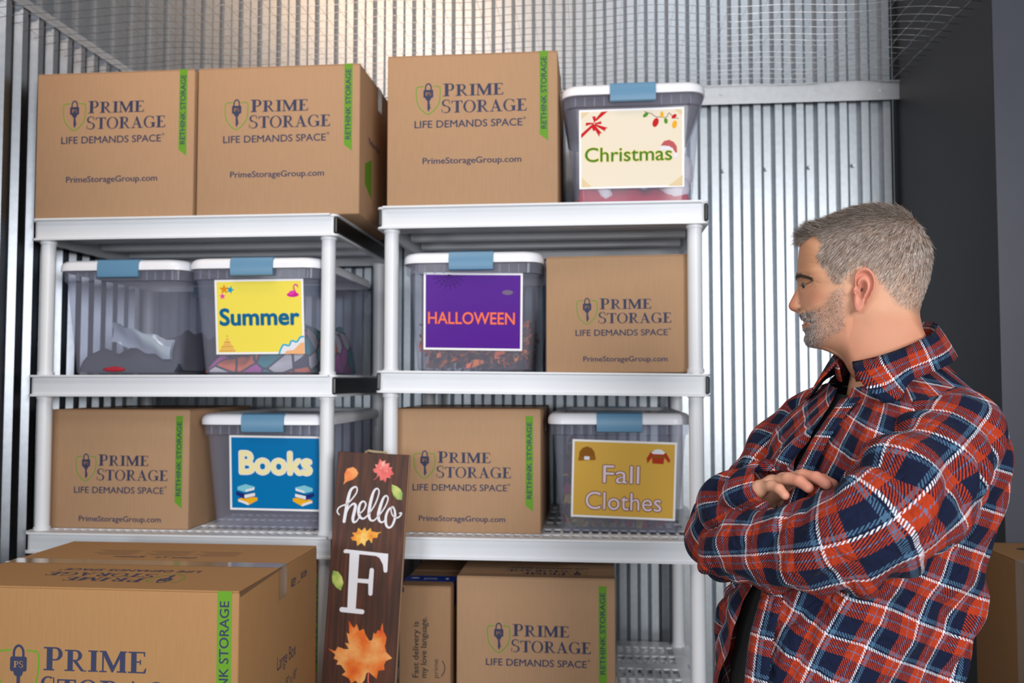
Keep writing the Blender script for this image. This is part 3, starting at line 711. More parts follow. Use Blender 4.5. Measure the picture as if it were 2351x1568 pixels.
mound('beach_towels', towel, 'colourful patterned beach towels inside the Summer bin', 'towel', (-.985, 2.42 + .052, 1.507), .318, .49,
      lambda u, v: .052 + .095 * max(0, u - .35) / .65 + .02 * v + .012 * sn(u * 16 + v * 7) + .008 * sn(u * 33 - v * 8) - .04 * max(0, .15 - u) / .15)
def leafy(name, label, cat, loc, cols, n, wd, dp, hfn, size, seed):
    r2 = np.random.default_rng(seed); mb = MB(); mats = [pmat('garland_%s' % name + str(i), c, .6) for i, c in enumerate(cols)]
    for i in range(n):
        u, v = r2.random(), r2.random() ** 1.6; zmax = hfn(u, v); z = zmax * r2.random() ** .8 + .006; s_ = size * (.5 + r2.random())
        c = Vector(((u - .5) * wd, v * dp + .004, z)); ax = Vector(r2.normal(size=3)).normalized(); a1 = ax.orthogonal().normalized() * s_; a2 = ax.cross(a1) * .6
        if c.z + 0 < s_ * .8: c.z = s_ * .8
        pts = [c - a1, c - a1 * .3 + a2, c + a1 * .2 + a2 * .7, c + a1, c + a1 * .2 - a2 * .7, c - a1 * .3 - a2]
        pts = [Vector((min(max(p.x, -wd / 2), wd / 2), min(max(p.y, .0), dp), max(p.z, .001))) for p in pts]
        mb.add(pts, [(0, 1, 2, 3, 4, 5)], int(r2.integers(len(cols))))
    o = mb.build(name, mats); o.location = loc; o['kind'] = 'stuff'; return tag(o, label, cat)
leafy('berry_garland', 'orange berry and leaf garland inside the Halloween bin', 'garland', (-.347, 2.43 + .05, 1.5165), [(.80, .13, .015), (.85, .22, .04), (.10, .05, .03), (.09, .035, .02), (.30, .12, .05), (.05, .03, .04)], 1500, .318, .48,
      lambda u, v: .075 + .05 * abs(u - .5) * 2 + .02 * v + .012 * sn(u * 14), .013, 3)
leafy('leaf_garland', 'autumn leaf garland inside the Fall Clothes bin', 'garland', (.068, 2.465 + .05, 1.0595), [(.16, .015, .05), (.33, .22, .02), (.17, .14, .02), (.08, .02, .06), (.28, .02, .015), (.05, .02, .05)], 700, .318, .48,
      lambda u, v: .07 + .13 * max(0, (.35 - u) / .35) + .05 * max(0, (u - .8) / .2) + .03 * v, .022, 5)

# ------------------------------------------------------------------ hello sign leaning on the shelves
sg = thing('porch_sign', 'dark wooden hello sign with painted autumn leaves leaning against the shelves', 'sign', (-.648, 2.215, 0), 0)
sg.rotation_euler = (R(-3.9), R(2.5), 0)
SW, SH = .196, 1.292
for i, (xa, xb) in enumerate(((0, 1),)):
    mb = MB(); mb.bbox(-SW / 2 + xa * SW, 0, .0, -SW / 2 + xb * SW, .014, SH, .0012, seg=1); mb.build('board', M['wood'], sg)
mb = MB(); mb.box(SW / 2 - .0005, .0005, .0, SW / 2 + .0008, .0138, SH); mb.build('raw_edge', M['wood_edge'], sg)
for zz in (.2, 1.1):
    mb = MB(); mb.bbox(-SW / 2 + .01, .014, zz, SW / 2 - .01, .024, zz + .05, .001, seg=1); mb.build('batten', M['wood_edge'], sg)
mb = MB(); mb.tube([(-.03, .02, SH - .03), (-.025, .018, SH + .003), (-.015, .010, SH + .006), (-.006, .016, SH + .004), (.03, .019, SH + .003), (.035, .02, SH - .03)], .0035, 6); mb.build('jute_cord', pmat('jute', (.45, .34, .2), .9), sg)
ks2 = SW / 487.
def zs_(x, y):
    # undo the slight lean of the traced sign: left edge runs from x=100 at y=55 to x=10 at y=1568
    xl = 100 - (y - 55) * .0545; xr = 585 - (y - 55) * .0375 + 0
    return (-SW / 2 + (x - xl) / (xr - xl) * SW, SH - (y - 55) * ks2 * 1.005)
def paint(name, art, lab=None):
    o = art.build(name, sg, lambda x, yy, h: (x, -h, yy), .0005)
    if lab: o['label'] = lab
    return o
wp = S('sign_white_paint', (.78, .78, .84), .5)
# hello, each letter a painted stroke
H = Art()
sc = ks2
def st(pts, wd): H.stroke([zs_(*p) for p in pts], [x * sc for x in wd], wp, sub=7)
st([(118, 468), (104, 450), (112, 425), (138, 408), (168, 398)], [8, 9, 9, 9, 9])
st([(158, 408), (200, 365), (232, 320), (236, 290), (222, 281), (196, 300), (180, 345), (165, 430), (152, 510)], [8, 9, 9, 9, 11, 17, 21, 22, 20])
st([(160, 470), (182, 420), (212, 392), (228, 402), (222, 440), (212, 485), (218, 510), (240, 500), (262, 462)], [9, 10, 13, 19, 21, 20, 15, 9, 8])
st([(250, 458), (282, 430), (298, 392), (284, 372), (262, 385), (250, 425), (256, 468), (284, 484), (322, 452)], [8, 9, 11, 10, 14, 19, 18, 12, 8])
st([(318, 456), (362, 385), (386, 312), (376, 284), (354, 298), (336, 350), (322, 430), (326, 480), (350, 494), (382, 468)], [8, 9, 9, 9, 14, 20, 21, 17, 10, 8])
st([(380, 470), (424, 410), (448, 352), (438, 327), (418, 342), (400, 390), (386, 450), (392, 490), (414, 500), (438, 478)], [8, 9, 9, 9, 14, 20, 21, 17, 10, 8])
st([(486, 398), (458, 412), (438, 455), (438, 508), (456, 532), (480, 518), (498, 470), (496, 422), (480, 396), (470, 412), (482, 452), (514, 466), (538, 446), (540, 432), (528, 436)], [10, 13, 17, 17, 13, 13, 16, 13, 9, 8, 8, 9, 9, 8, 8])
paint('hello_lettering', H)
F = Art()
def fp(pts): F.poly([zs_(*p) for p in pts], wp)
fp([(165, 688), (458, 700), (456, 722), (300, 716), (165, 712)]); fp([(400, 700), (459, 700), (456, 808), (430, 808), (424, 770), (400, 730), (370, 716), (380, 704)])
fp([(196, 690), (262, 695), (245, 1070), (187, 1070)]); fp([(250, 870), (330, 870), (328, 898), (250, 896)]); fp([(335, 810), (364, 810), (358, 962), (330, 962), (328, 900), (312, 884), (330, 866)])
fp([(150, 1058), (290, 1064), (290, 1094), (150, 1090)])
for c, r in (((165, 702), 12), ((443, 808), 13), ((349, 811), 14), ((344, 960), 14), ((150, 1074), 16), ((290, 1079), 15)): x, y = zs_(*c); F.disc(x, y, r * sc, r * sc, wp)
paint('letter_f', F)
L_ = Art(); big_leaf = [(60, 1325), (110, 1338), (128, 1310), (178, 1322), (205, 1318), (176, 1282), (204, 1284), (186, 1218), (206, 1224), (200, 1142), (236, 1186), (255, 1156), (272, 1200), (304, 1186), (316, 1218), (345, 1258), (364, 1252), (372, 1206), (390, 1212), (400, 1186), (415, 1192), (432, 1140), (440, 1190), (462, 1228), (458, 1262), (452, 1282), (462, 1320), (505, 1356), (462, 1376), (450, 1402), (455, 1432), (412, 1440), (402, 1492), (370, 1470), (346, 1452), (330, 1462), (320, 1500), (290, 1542), (255, 1512), (226, 1532), (210, 1502), (160, 1482), (186, 1462), (152, 1422), (120, 1422), (132, 1396), (100, 1386), (112, 1360)]
L_.poly([zs_(*p) for p in big_leaf], M['leaf_orange']); L_.stroke([zs_(345, 1455), zs_(343, 1500), (zs_(347, 1542))], 8 * sc, M['leaf_red'], sub=1)
paint('painted_leaf', L_, 'large orange maple leaf')
L_ = Art(); L_.poly([zs_(*p) for p in [(340, 160), (362, 150), (355, 125), (375, 130), (385, 88), (405, 105), (425, 95), (422, 120), (455, 112), (448, 140), (472, 140), (465, 160), (485, 185), (460, 195), (462, 212), (435, 210), (430, 242), (410, 225), (392, 232), (388, 200), (368, 205), (372, 185), (350, 180)]], M['leaf_red']); L_.stroke([zs_(385, 195), zs_(365, 215), zs_(350, 228)], 4 * sc, M['leaf_red'], sub=1)
paint('painted_leaf', L_, 'small pink maple leaf')
L_ = Art(); L_.poly([zs_(*p) for p in [(142, 270), (150, 240), (148, 200), (165, 165), (205, 152), (228, 165), (243, 190), (232, 212), (205, 235), (165, 250)]], M['leaf_orange']); paint('painted_leaf', L_, 'small orange leaf')
L_ = Art(); L_.poly([zs_(*p) for p in [(200, 610), (225, 600), (208, 580), (240, 575), (250, 545), (275, 562), (295, 540), (308, 565), (335, 540), (342, 562), (380, 568), (412, 562), (385, 578), (382, 602), (352, 605), (345, 640), (325, 615), (305, 630), (298, 662), (275, 640), (245, 662), (240, 630), (212, 628)]], M['leaf_yellow']); paint('painted_leaf', L_, 'yellow oak leaf')
L_ = Art(); L_.poly([zs_(*p) for p in [(472, 252), (505, 262), (532, 280), (547, 310), (542, 348), (510, 348), (485, 325), (472, 292)]], M['leaf_green']); paint('painted_leaf', L_, 'green leaf')
L_ = Art(); L_.poly([zs_(*p) for p in [(85, 830), (118, 835), (145, 865), (157, 905), (140, 955), (105, 935), (80, 905), (76, 865)]], M['leaf_green']); paint('painted_leaf', L_, 'green leaf')

# ------------------------------------------------------------------ the man
man = tag(struct(bpy.data.objects.new('person', None)), 'grey-haired man in a plaid flannel shirt standing with crossed arms, looking at the shelves', 'person')
del man['kind']; COL.objects.link(man); man.location = (.455, 1.43, 0)
MO = np.array([.455, 1.43, 0.])
def build_np(name, V, F, mats, parent, smooth=True, col=None, uv=None):
    me = bpy.data.meshes.new(name); V = np.asarray(V, np.float64) - (MO if parent is man or parent is shirt else 0)
    F = [tuple(map(int, f)) for f in F] if not isinstance(F, np.ndarray) else F
    if isinstance(F, np.ndarray):
        n, k = F.shape; me.vertices.add(len(V)); me.vertices.foreach_set('co', V.astype(np.float32).ravel())
        me.loops.add(n * k); me.loops.foreach_set('vertex_index', F.astype(np.int32).ravel()); me.polygons.add(n)
        me.polygons.foreach_set('loop_start', np.arange(0, n * k, k, dtype=np.int32)); me.polygons.foreach_set('loop_total', np.full(n, k, np.int32))
    else: me.from_pydata(V.tolist(), [], F)
    me.update(calc_edges=True)
    for m in (mats if isinstance(mats, (list, tuple)) else [mats]): me.materials.append(m)
    if col is not None:
        ca = me.color_attributes.new('Col', 'FLOAT_COLOR', 'POINT'); c = np.ones((len(V), 4), np.float32); c[:, :3] = col; ca.data.foreach_set('color', c.ravel())
    if uv is not None:
        ul = me.uv_layers.new(name='UVMap'); li = np.empty(len(me.loops), np.int32); me.loops.foreach_get('vertex_index', li); ul.data.foreach_set('uv', np.asarray(uv, np.float32)[li].ravel())
    if smooth: me.polygons.foreach_set('use_smooth', [True] * len(me.polygons))
    me.validate(); me.update(); return link(name, me, parent)
shirt = None
def ss(x, a, b): t = np.clip((x - a) / (b - a), 0, 1); return t * t * (3 - 2 * t)
def poly_sd(px_, py_, poly):
    """signed distance, positive inside"""
    d = np.full(px_.shape, 1e9); ins = np.zeros(px_.shape, bool); n = len(poly)
    for i in range(n):
        x0, y0 = poly[i]; x1, y1 = poly[(i + 1) % n]; ex, ey = x1 - x0, y1 - y0
        t = np.clip(((px_ - x0) * ex + (py_ - y0) * ey) / (ex * ex + ey * ey + 1e-12), 0, 1)
        d = np.minimum(d, np.hypot(px_ - x0 - t * ex, py_ - y0 - t * ey))
        c = ((y0 > py_) != (y1 > py_)) & (px_ < (x1 - x0) * (py_ - y0) / ((y1 - y0) if y1 != y0 else 1e-12) + x0); ins ^= c
    return np.where(ins, d, -d)
def line_d(px_, py_, pts):
    d = np.full(px_.shape, 1e9)
    for (x0, y0), (x1, y1) in zip(pts, pts[1:]):
        ex, ey = x1 - x0, y1 - y0; t = np.clip(((px_ - x0) * ex + (py_ - y0) * ey) / (ex * ex + ey * ey), 0, 1)
        d = np.minimum(d, np.hypot(px_ - x0 - t * ex, py_ - y0 - t * ey))
    return d
# head frame: a towards the back of the head, b towards his left, c up
HO = np.array([.4261, 1.42, 1.6426]); HA = np.array([.9578, -.2874, 0]); HB = np.array([-.2874, -.9578, 0]); HC = np.array([0, 0, 1.])
def H2W(a, b, c): return HO + np.multiply.outer(a, HA) + np.multiply.outer(b, HB) + np.multiply.outer(c, HC)
OUT = [(-.089, .0718), (-.0777, .0829), (-.0588, .0952), (-.0318, .1068), (-.0052, .1129), (.0144, .114), (.0338, .1117), (.0529, .1046), (.0669, .0961), (.0785, .0822), (.0868, .066), (.0939, .05), (.0966, .0308), (.095, .0102), (.0912, -.0103), (.0862, -.0273), (.0815, -.0409), (.0782, -.0546), (.0785, -.0632), (.0815, -.0805), (.0882, -.0978), (.097, -.1201), (.1027, -.144), (.0445, -.1748), (-.01, -.168), (-.0276, -.1434), (-.0332, -.131), (-.0421, -.1224), (-.0554, -.1151), (-.067, -.1106), (-.0785, -.1085), (-.088, -.1045), (-.092, -.0975), (-.092, -.0909), (-.0895, -.0855), (-.0928, -.0809), (-.0955, -.0764), (-.0953, -.0725), (-.0915, -.0666), (-.0921, -.0639), (-.0959, -.0623), (-.0986, -.0574), (-.1006, -.0524), (-.1019, -.0495), (-.1079, -.0491), (-.1134, -.0462), (-.1161, -.0405), (-.1152, -.036), (-.1102, -.0262), (-.1049, -.0164), (-.1008, -.0079), (-.1012, -.0011), (-.1032, .0053), (-.1022, .0107), (-.1004, .0197), (-.0994, .0379), (-.0978, .0523), (-.0942, .0649)]
CT = np.array([0., -.02])
oa = np.array(OUT) - CT; oth = np.arctan2(oa[:, 1], oa[:, 0]); oR = np.hypot(oa[:, 0], oa[:, 1]); od = np.argsort(oth); oth, oR = oth[od], oR[od]
def R_out(th): return np.interp(th, oth, oR, period=2 * np.pi)
NT = 480; TH = np.linspace(-np.pi, np.pi, NT, endpoint=False); RO = R_out(TH)
kern = np.exp(-np.linspace(-2, 2, 9) ** 2); kern /= kern.sum()
RO = sum(k * np.roll(RO, i - 4) for i, k in enumerate(kern))
NA, NB = np.array([-.1005, -.003]), np.array([-.0985, -.0515])
def R_base(th):
    r = np.interp(th, TH, RO, period=2 * np.pi); dx, dy = np.cos(th), np.sin(th)
    e = NB - NA; rel = NA - CT; den = dx * e[1] - dy * e[0]; den = np.where(np.abs(den) < 1e-9, 1e-9, den)
    rr = (rel[0] * e[1] - rel[1] * e[0]) / den; u = (rel[0] * dy - rel[1] * dx) / den
    return np.where((u > 0) & (u < 1) & (rr > 0), np.minimum(r, rr), r)
RSM = RO.copy()
for _ in range(60): RSM = (np.roll(RSM, 6) + 2 * RSM + np.roll(RSM, -6)) / 4
HCX = np.linspace(-.2, .14, 171); HTAB = np.interp(HCX, [-.175, -.14, -.11, -.085, -.06, -.03, 0, .03, .06, .12], [.078, .066, .0605, .0615, .066, .0715, .0745, .0775, .0775, .074])
for _ in range(40): HTAB[1:-1] = (HTAB[2:] + 2 * HTAB[1:-1] + HTAB[:-2]) / 4
EYE = [(-.0962, -.0088), (-.0905, -.0092), (-.0850, -.0087), (-.0800, -.0070), (-.0768, -.0054)]
JAW = [(-.079, -.1094), (-.0518, -.1005), (-.0266, -.082), (-.0179, -.060)]
def W_head(a, c):
    dx, dy = a - CT[0], c - CT[1]; th = np.arctan2(dy, dx); r = np.hypot(dx, dy); s = r / R_base(th)
    sm = r / np.interp(th, TH, RSM, period=2 * np.pi); wq = ss(np.cos(th), -.85, -.25); s = s + wq * ((sm + (s - sm) * ss(s, .72, 1.0)) - s)
    H = np.interp(c, HCX, HTAB)
    _unused = ([-.175, -.14, -.11, -.085, -.06, -.03, 0, .03, .06, .12], 0)
    H = H * (1 - .14 * ss(-a, .03, .10) * ss(-c, -.02, .03))
    W = H * np.sqrt(np.clip(1 - np.clip(s, 0, 1) ** 2.3, 0, None))
    g = lambda x, y, sx, sy: np.exp(-((a - x) / sx) ** 2 - ((c - y) / sy) ** 2)
    edge = ss(1 - s, 0.0, .06)
    W += edge * (.0035 * g(-.080, .010, .012, .006) - .0065 * g(-.0895, -.0075, .012, .0075) + .004 * g(-.0665, -.0255, .018, .012) + .0035 * g(-.075, -.042, .014, .012)
         - .003 * g(-.052, .012, .014, .016) + .0025 * g(-.088, -.054, .007, .006) - .002 * g(-.055, -.058, .015, .018))
    W += edge * .0042 * g(-.0868, -.0075, .0085, .0058)
    W -= edge * .0022 * np.exp(-(line_d(a, c, EYE) / .0011) ** 2)
    W -= edge * .0010 * np.exp(-(line_d(a, c, [(-.095, -.0035), (-.088, -.0018), (-.081, -.0025), (-.076, -.004)]) / .0010) ** 2)
    for pts, dep, wd in (([(-.0955, -.0155), (-.088, -.0175), (-.082, -.0155), (-.077, -.011)], .0009, .0015), ([(-.084, -.024), (-.078, -.021), (-.073, -.016)], .0007, .0012), ([(-.0955, -.045), (-.088, -.051), (-.0815, -.062), (-.079, -.070)], .0022, .0024), ([(-.0925, -.0660), (-.086, -.0668), (-.0795, -.0690)], .0032, .0016),
                         ([(-.071, -.0075), (-.065, -.011)], .0006, .0009), ([(-.0715, -.0035), (-.066, -.002)], .0006, .0009), ([(-.098, .022), (-.085, .0235), (-.07, .021)], .0004, .0012), ([(-.098, .034), (-.085, .036), (-.072, .033)], .0004, .0012)):
        W -= edge * dep * np.exp(-(line_d(a, c, pts) / wd) ** 2)
    cj = np.interp(a, [p[0] for p in JAW], [p[1] for p in JAW]); fd = ss(-a, -.020, .045) * ss(a, -.094, -.080)
    W -= fd * .0060 * ss(cj - c, -.010, .020) * edge
    W += fd * .0018 * np.exp(-((c - cj - .012) / .014) ** 2) * edge
    # neck muscle running from behind the ear down to the collar
    W += .0025 * np.exp(-(line_d(a, c, [(.018, -.060), (-.002, -.10), (-.020, -.14)]) / .016) ** 2) * edge
    # nose
    wn = np.interp(c, [-.0525, -.048, -.043, -.036, -.024, -.012, -.002], [.010, .0155, .0170, .0150, .0105, .0085, .0065])
    ar = -np.interp(c, [-.0495, -.0462, -.0405, -.036, -.0262, -.0164, -.0079], [.1070, .1134, .1161, .1152, .1102, .1049, .1008]); a0 = -.0995 + .009
    u = np.clip((a0 - a) / np.maximum(a0 - ar, .004), 0, 1.0)
    Wn = np.where((c < -.001) & (c > -.0530) & (a < a0), wn * np.sqrt(np.clip(1 - u ** 1.8, 0, None)), 0)
    Wn = Wn - .003 * np.exp(-(line_d(a, c, [(-.0945, -.0385), (-.0965, -.036), (-.100, -.0375)]) / .0014) ** 2) * (Wn > 0)
    return np.maximum(np.maximum(W, Wn), 0)
NS = 96; SR = np.sin(np.pi / 2 * np.arange(1, NS + 1) / NS)
# denser towards the face profile
GA = CT[0] + np.outer(SR, RO * np.cos(TH)); GC = CT[1] + np.outer(SR, RO * np.sin(TH)); GW = W_head(GA, GC); GW[-1] = 0
BROWLINE = [(-.1035, .0078), (-.0945, .0070), (-.0860, .0038), (-.0775, -.0012)]
BEARD = [(-.1025, -.0505), (-.0930, -.0500), (-.084, -.0500), (-.0779, -.0475), (-.0690, -.0466), (-.0578, -.0344), (-.0505, -.0185), (-.0404, -.0136), (-.0287, -.0105), (-.0255, -.0195), (-.0275, -.0372), (-.0278, -.0549), (-.0264, -.0727), (-.0348, -.0814), (-.0516, -.0899), (-.0636, -.1057), (-.0789, -.1125), (-.0969, -.1020), (-.0938, -.0855), (-.0979, -.0728), (-.0935, -.0639), (-.0990, -.0600)]
HLINE = [(-.0942, .0649), (-.0813, .0677), (-.0659, .0749), (-.0609, .0719), (-.0593, .0627), (-.062, .0503), (-.0673, .0398), (-.0632, .0287), (-.055, .0175), (-.0518, .003), (-.0436, -.0063), (-.0337, -.0094), (-.0253, -.0053), (-.0185, .0051), (-.0102, .0145), (-.0003, .0184), (.011, .0108), (.0188, -.0037), (.0251, -.0145), (.0329, -.027), (.0406, -.0395), (.05, -.0468), (.0625, -.0558), (.0703, -.0587), (.0785, -.0597)]
HLINE = [(x, y - .0065 * (1 if -.064 < x < .06 else .4)) for x, y in HLINE]
BEARD = [(x, y - .0055 * (1 if x > -.060 else .3 if x > -.08 else 0)) for x, y in BEARD]
SCALP = HLINE + [(.095, -.05), (.105, .0), (.108, .05), (.09, .09), (.05, .125), (0, .135), (-.05, .12), (-.10, .085), (-.105, .068)]
def skin_col(a, c):
    base = np.array([.60, .315, .195]); red = np.array([.62, .235, .155]); tanc = np.array([.50, .24, .13])
    z = np.broadcast_to(base, a.shape + (3,)).copy()
    def mixin(m, col): z[:] = z * (1 - m[..., None]) + np.array(col) * m[..., None]
    mixin(.75 * ss(-a, .035, .085) * ss(c, -.06, .01), tanc)
    mixin(.55 * np.exp(-((a + .072) / .016) ** 2 - ((c + .030) / .014) ** 2), red)
    mixin(.75 * ss(-a, .100, .108) * (c < 0), [.55, .20, .13])
    mixin(.45 * ss(-c, .055, .075) * ss(a, -.05, -.02), red)
    mixin(.5 * np.exp(-(line_d(a, c, [(.03, -.10), (0, -.075)]) / .03) ** 2), [.66, .34, .22])
    mixin(.48 * ss(poly_sd(a, c, BEARD), -.004, .010), [.38, .215, .16])
    mixin(.70 * ss(poly_sd(a, c, SCALP), -.004, .010), [.36, .235, .17])
    mixin(.8 * np.exp(-(line_d(a, c, [(-.0965, -.0715), (-.090, -.0725), (-.084, -.0708)]) / .0028) ** 2), [.46, .15, .11])
    mixin(.85 * np.exp(-(line_d(a, c, EYE) / .0010) ** 2), [.06, .03, .02])
    mixin(.8 * np.exp(-(np.hypot((a + .0985) / 1.7, c + .0465) / .0022) ** 2), [.12, .04, .025])
    return z
V = [H2W(np.array([CT[0]]), np.array([s_ * W_head(np.array([CT[0]]), np.array([CT[1]]))[0]]), np.array([CT[1]]))[0] for s_ in (1, -1)]
Vs = [np.array(V)]; cols = [skin_col(np.array([CT[0]] * 2), np.array([CT[1]] * 2))]; Fs = []
def ringf(o0, o1, n, flip):
    i = np.arange(n); j = (i + 1) % n; q = np.stack([o0 + i, o1 + i, o1 + j, o0 + j], 1); return q[:, ::-1] if flip else q
GX = skin_col(GA, GC); off = 2; start = {}
for sgn in (1, -1):
    m = NS if sgn == 1 else NS - 1
    Vs.append(H2W(GA[:m].ravel(), sgn * GW[:m].ravel(), GC[:m].ravel())); cols.append(GX[:m].reshape(-1, 3)); start[sgn] = off; off += m * NT
for sgn in (1, -1):
    o = start[sgn]; i = np.arange(NT); j = (i + 1) % NT; c0 = 0 if sgn == 1 else 1
    tri = np.stack([np.full(NT, c0), o + i, o + j, o + j], 1); Fs.append(('t', tri[:, ::-1] if sgn == 1 else tri))
    for k in range(NS - 1):
        o1 = o + (k + 1) * NT if not (sgn == -1 and k == NS - 2) else start[1] + (NS - 1) * NT
        Fs.append(('q', ringf(o + k * NT, o1, NT, sgn == 1)))
faces = [list(dict.fromkeys(f)) for kind, A in Fs for f in A.tolist()]
# ears
EAR = [(-.0003, .0162), (-.0069, .0148), (-.0119, .0093), (-.0142, -.0005), (-.0155, -.0093), (-.0189, -.0162), (-.019, -.0251), (-.0167, -.0331), (-.0155, -.0411), (-.0147, -.0491), (-.0105, -.0534), (-.0055, -.0504), (-.0008, -.0416), (.0055, -.033), (.0108, -.0226), (.0142, -.0122), (.0144, -.0016), (.0106, .0092), (.0060, .0145)]
EC = np.array([-.0045, -.0165]); EC = EC - np.array([0, .0085]); ea = np.array(EAR) - np.array([0, .0085]) - EC; eth = np.arctan2(ea[:, 1], ea[:, 0]); eR = np.hypot(*ea.T); q = np.argsort(eth); eth, eR = eth[q], eR[q]
ne = 72; et = np.linspace(-np.pi, np.pi, ne, endpoint=False); er = np.interp(et, eth, eR, period=2 * np.pi); er = (np.roll(er, 1) + er * 2 + np.roll(er, -1)) / 4
es = np.array([.06, .15, .25, .33, .40, .46, .52, .58, .64, .70, .76, .82, .87, .92, .96, 1.0, .99, .93, .80])
prof_back = np.interp(es[:16], [0, .25, .36, .48, .58, .70, .78, .88, .95, 1], [.0005, .0015, .0075, .0105, .0085, .0050, .0075, .0125, .0125, .0095])
prof_front = np.interp(es[:16], [0, .3, .55, .75, .9, 1], [.0005, .003, .006, .007, .004, .001])
prof_lobe = np.interp(es[:16], [0, .3, .45, .7, .9, 1], [.0005, .003, .0075, .0090, .0085, .005])
wf = ss(np.cos(et - np.pi * 1.0), .45, .85); wl = ss(np.cos(et + np.pi * .60), .78, .93) * (1 - wf); wb = np.clip(1 - wf - wl, 0, 1)
for sgn in (1, -1):
    o = off; n0 = 0
    for k, s_ in enumerate(es):
        A = EC[0] + er * s_ * np.cos(et); C_ = EC[1] + er * s_ * np.sin(et)
        lift = .0715 + np.clip((A + .018) / .032, 0, 1) * .010 + np.where(C_ > 0, C_ * .05, 0)
        if k < 16: hgt = prof_back[k] * wb + prof_front[k] * wf + prof_lobe[k] * wl
        else: hgt = (np.array([.006, .002, -.012])[k - 16]) * (1 - .6 * wf) - .004 * wf
        hgt = hgt + .006 * np.exp(-((A + .0135) / .003) ** 2 - ((C_ + .0300) / .004) ** 2) * (k < 16)
        Vs.append(H2W(A, sgn * (lift + hgt), C_)); shade = np.clip(1 - (np.exp(-((A + .0045) / .006) ** 2 - ((C_ + .0265) / .009) ** 2)) * .45, 0, 1)
        cols.append(np.outer(shade, [.62, .25, .175])); off += ne
        if k: faces += ringf(off - 2 * ne, off - ne, ne, sgn == 1).tolist()
    faces.append(list(range(o, o + ne)) if sgn == 1 else list(range(o + ne - 1, o - 1, -1)))

# surface nets for the covered body and the hands
def surface_nets(f, lo, hi, h):
    lo = np.array(lo, float); n = np.ceil((np.array(hi) - lo) / h).astype(int) + 1
    g = [lo[i] + h * np.arange(n[i]) for i in range(3)]; P = np.stack(np.meshgrid(*g, indexing='ij'), -1); D = f(P)
    ins = D < 0; acc = np.zeros(tuple(n - 1) + (3,)); cnt = np.zeros(tuple(n - 1))
    idx = [(x, y, z) for x in (0, 1) for y in (0, 1) for z in (0, 1)]
    def sl(c): return tuple(slice(c[i], n[i] - 1 + c[i]) for i in range(3))
    for a in idx:
        for ax in range(3):
            if a[ax]: continue
            b = list(a); b[ax] = 1; da, db = D[sl(a)], D[sl(b)]; m = (da < 0) != (db < 0); t = np.where(m, da / np.where(m, da - db, 1), 0)
            p = np.array(a, float) * np.ones(da.shape + (1,)); p[..., ax] += t; acc += np.where(m[..., None], p, 0); cnt += m
    act = cnt > 0; vid = -np.ones(act.shape, int); vid[act] = np.arange(act.sum()); ijk = np.argwhere(act); Vv = lo + h * (ijk + acc[act] / cnt[act][:, None]); Q = []
    for ax in range(3):
        o1, o2 = [(1, 2), (2, 0), (0, 1)][ax]; s0 = [slice(1, n[i] - 1) for i in range(3)]; s0[ax] = slice(0, n[ax] - 1); s1 = list(s0); s1[ax] = slice(1, n[ax])
        A, B = ins[tuple(s0)], ins[tuple(s1)]
        for m, fl in ((A & ~B, False), (~A & B, True)):
            w_ = np.argwhere(m); base = w_.copy()
            for i in range(3):
                if i != ax: base[:, i] += 1
            def vv(d1, d2): t = base.copy(); t[:, o1] -= d1; t[:, o2] -= d2; return vid[t[:, 0], t[:, 1], t[:, 2]]
            qd = np.stack([vv(1, 1), vv(0, 1), vv(0, 0), vv(1, 0)], 1); Q.append(qd[:, ::-1] if fl else qd)
    return Vv, np.concatenate(Q)
def capsule(P, a, b, r0, r1):
    a, b = np.array(a, float), np.array(b, float); e = b - a; t = np.clip(((P - a) @ e) / (e @ e), 0, 1)
    return np.linalg.norm(P - a - t[..., None] * e, axis=-1) - (r0 + (r1 - r0) * t)
def smin(a, b, k): hh = np.clip(.5 + .5 * (b - a) / k, 0, 1); return b + (a - b) * hh - k * hh * (1 - hh)
TX = np.array([.455, 1.43]); TD = np.array([-.902, -.431]); TL = np.array([.431, -.902])
def tp(d_, l_, z): x = TX + TD * d_ + TL * l_; return (x[0], x[1], z)
LS, LE, LWR = np.array(tp(0, .160, 1.405)), np.array([.358, 1.195, 1.282]), np.array([.222, 1.385, 1.222])
RS, RE, RWR = np.array(tp(0, -.175, 1.405)), np.array([.236, 1.495, 1.232]), np.array([.226, 1.378, 1.288])
def body_sdf(P):
    d = capsule(P, tp(.115, 0, .95), tp(.03, 0, 1.30), .115, .120)
    for args in ((tp(.0, -.10, 1.365), tp(.0, .10, 1.365), .065, .065), (tp(-.005, 0, 1.40), tp(-.005, 0, 1.50), .07, .052), (tp(.115, .07, .93), tp(.09, .10, .50), .080, .055), (tp(.115, -.07, .93), tp(.09, -.10, .50), .080, .055),
                 (tp(.09, .10, .50), tp(.06, .115, .09), .052, .038), (tp(.09, -.10, .50), tp(.06, -.115, .09), .052, .038), (tp(.05, .115, .05), tp(.20, .122, .04), .034, .028), (tp(.05, -.115, .05), tp(.20, -.122, .04), .034, .028),
                 (tp(0, .11, 1.37), LE, .045, .038), (LE, LWR, .037, .026), (tp(0, -.11, 1.37), RE, .045, .038), (RE, RWR, .037, .026)):
        d = smin(d, capsule(P, *args), .03)
    return d
bv, bf = surface_nets(body_sdf, (.05, 1.02, .0), (.80, 1.82, 1.60), .0125)
Vs.append(bv); cols.append(np.broadcast_to([.60, .315, .195], bv.shape)); faces += (bf + off).tolist(); off += len(bv)
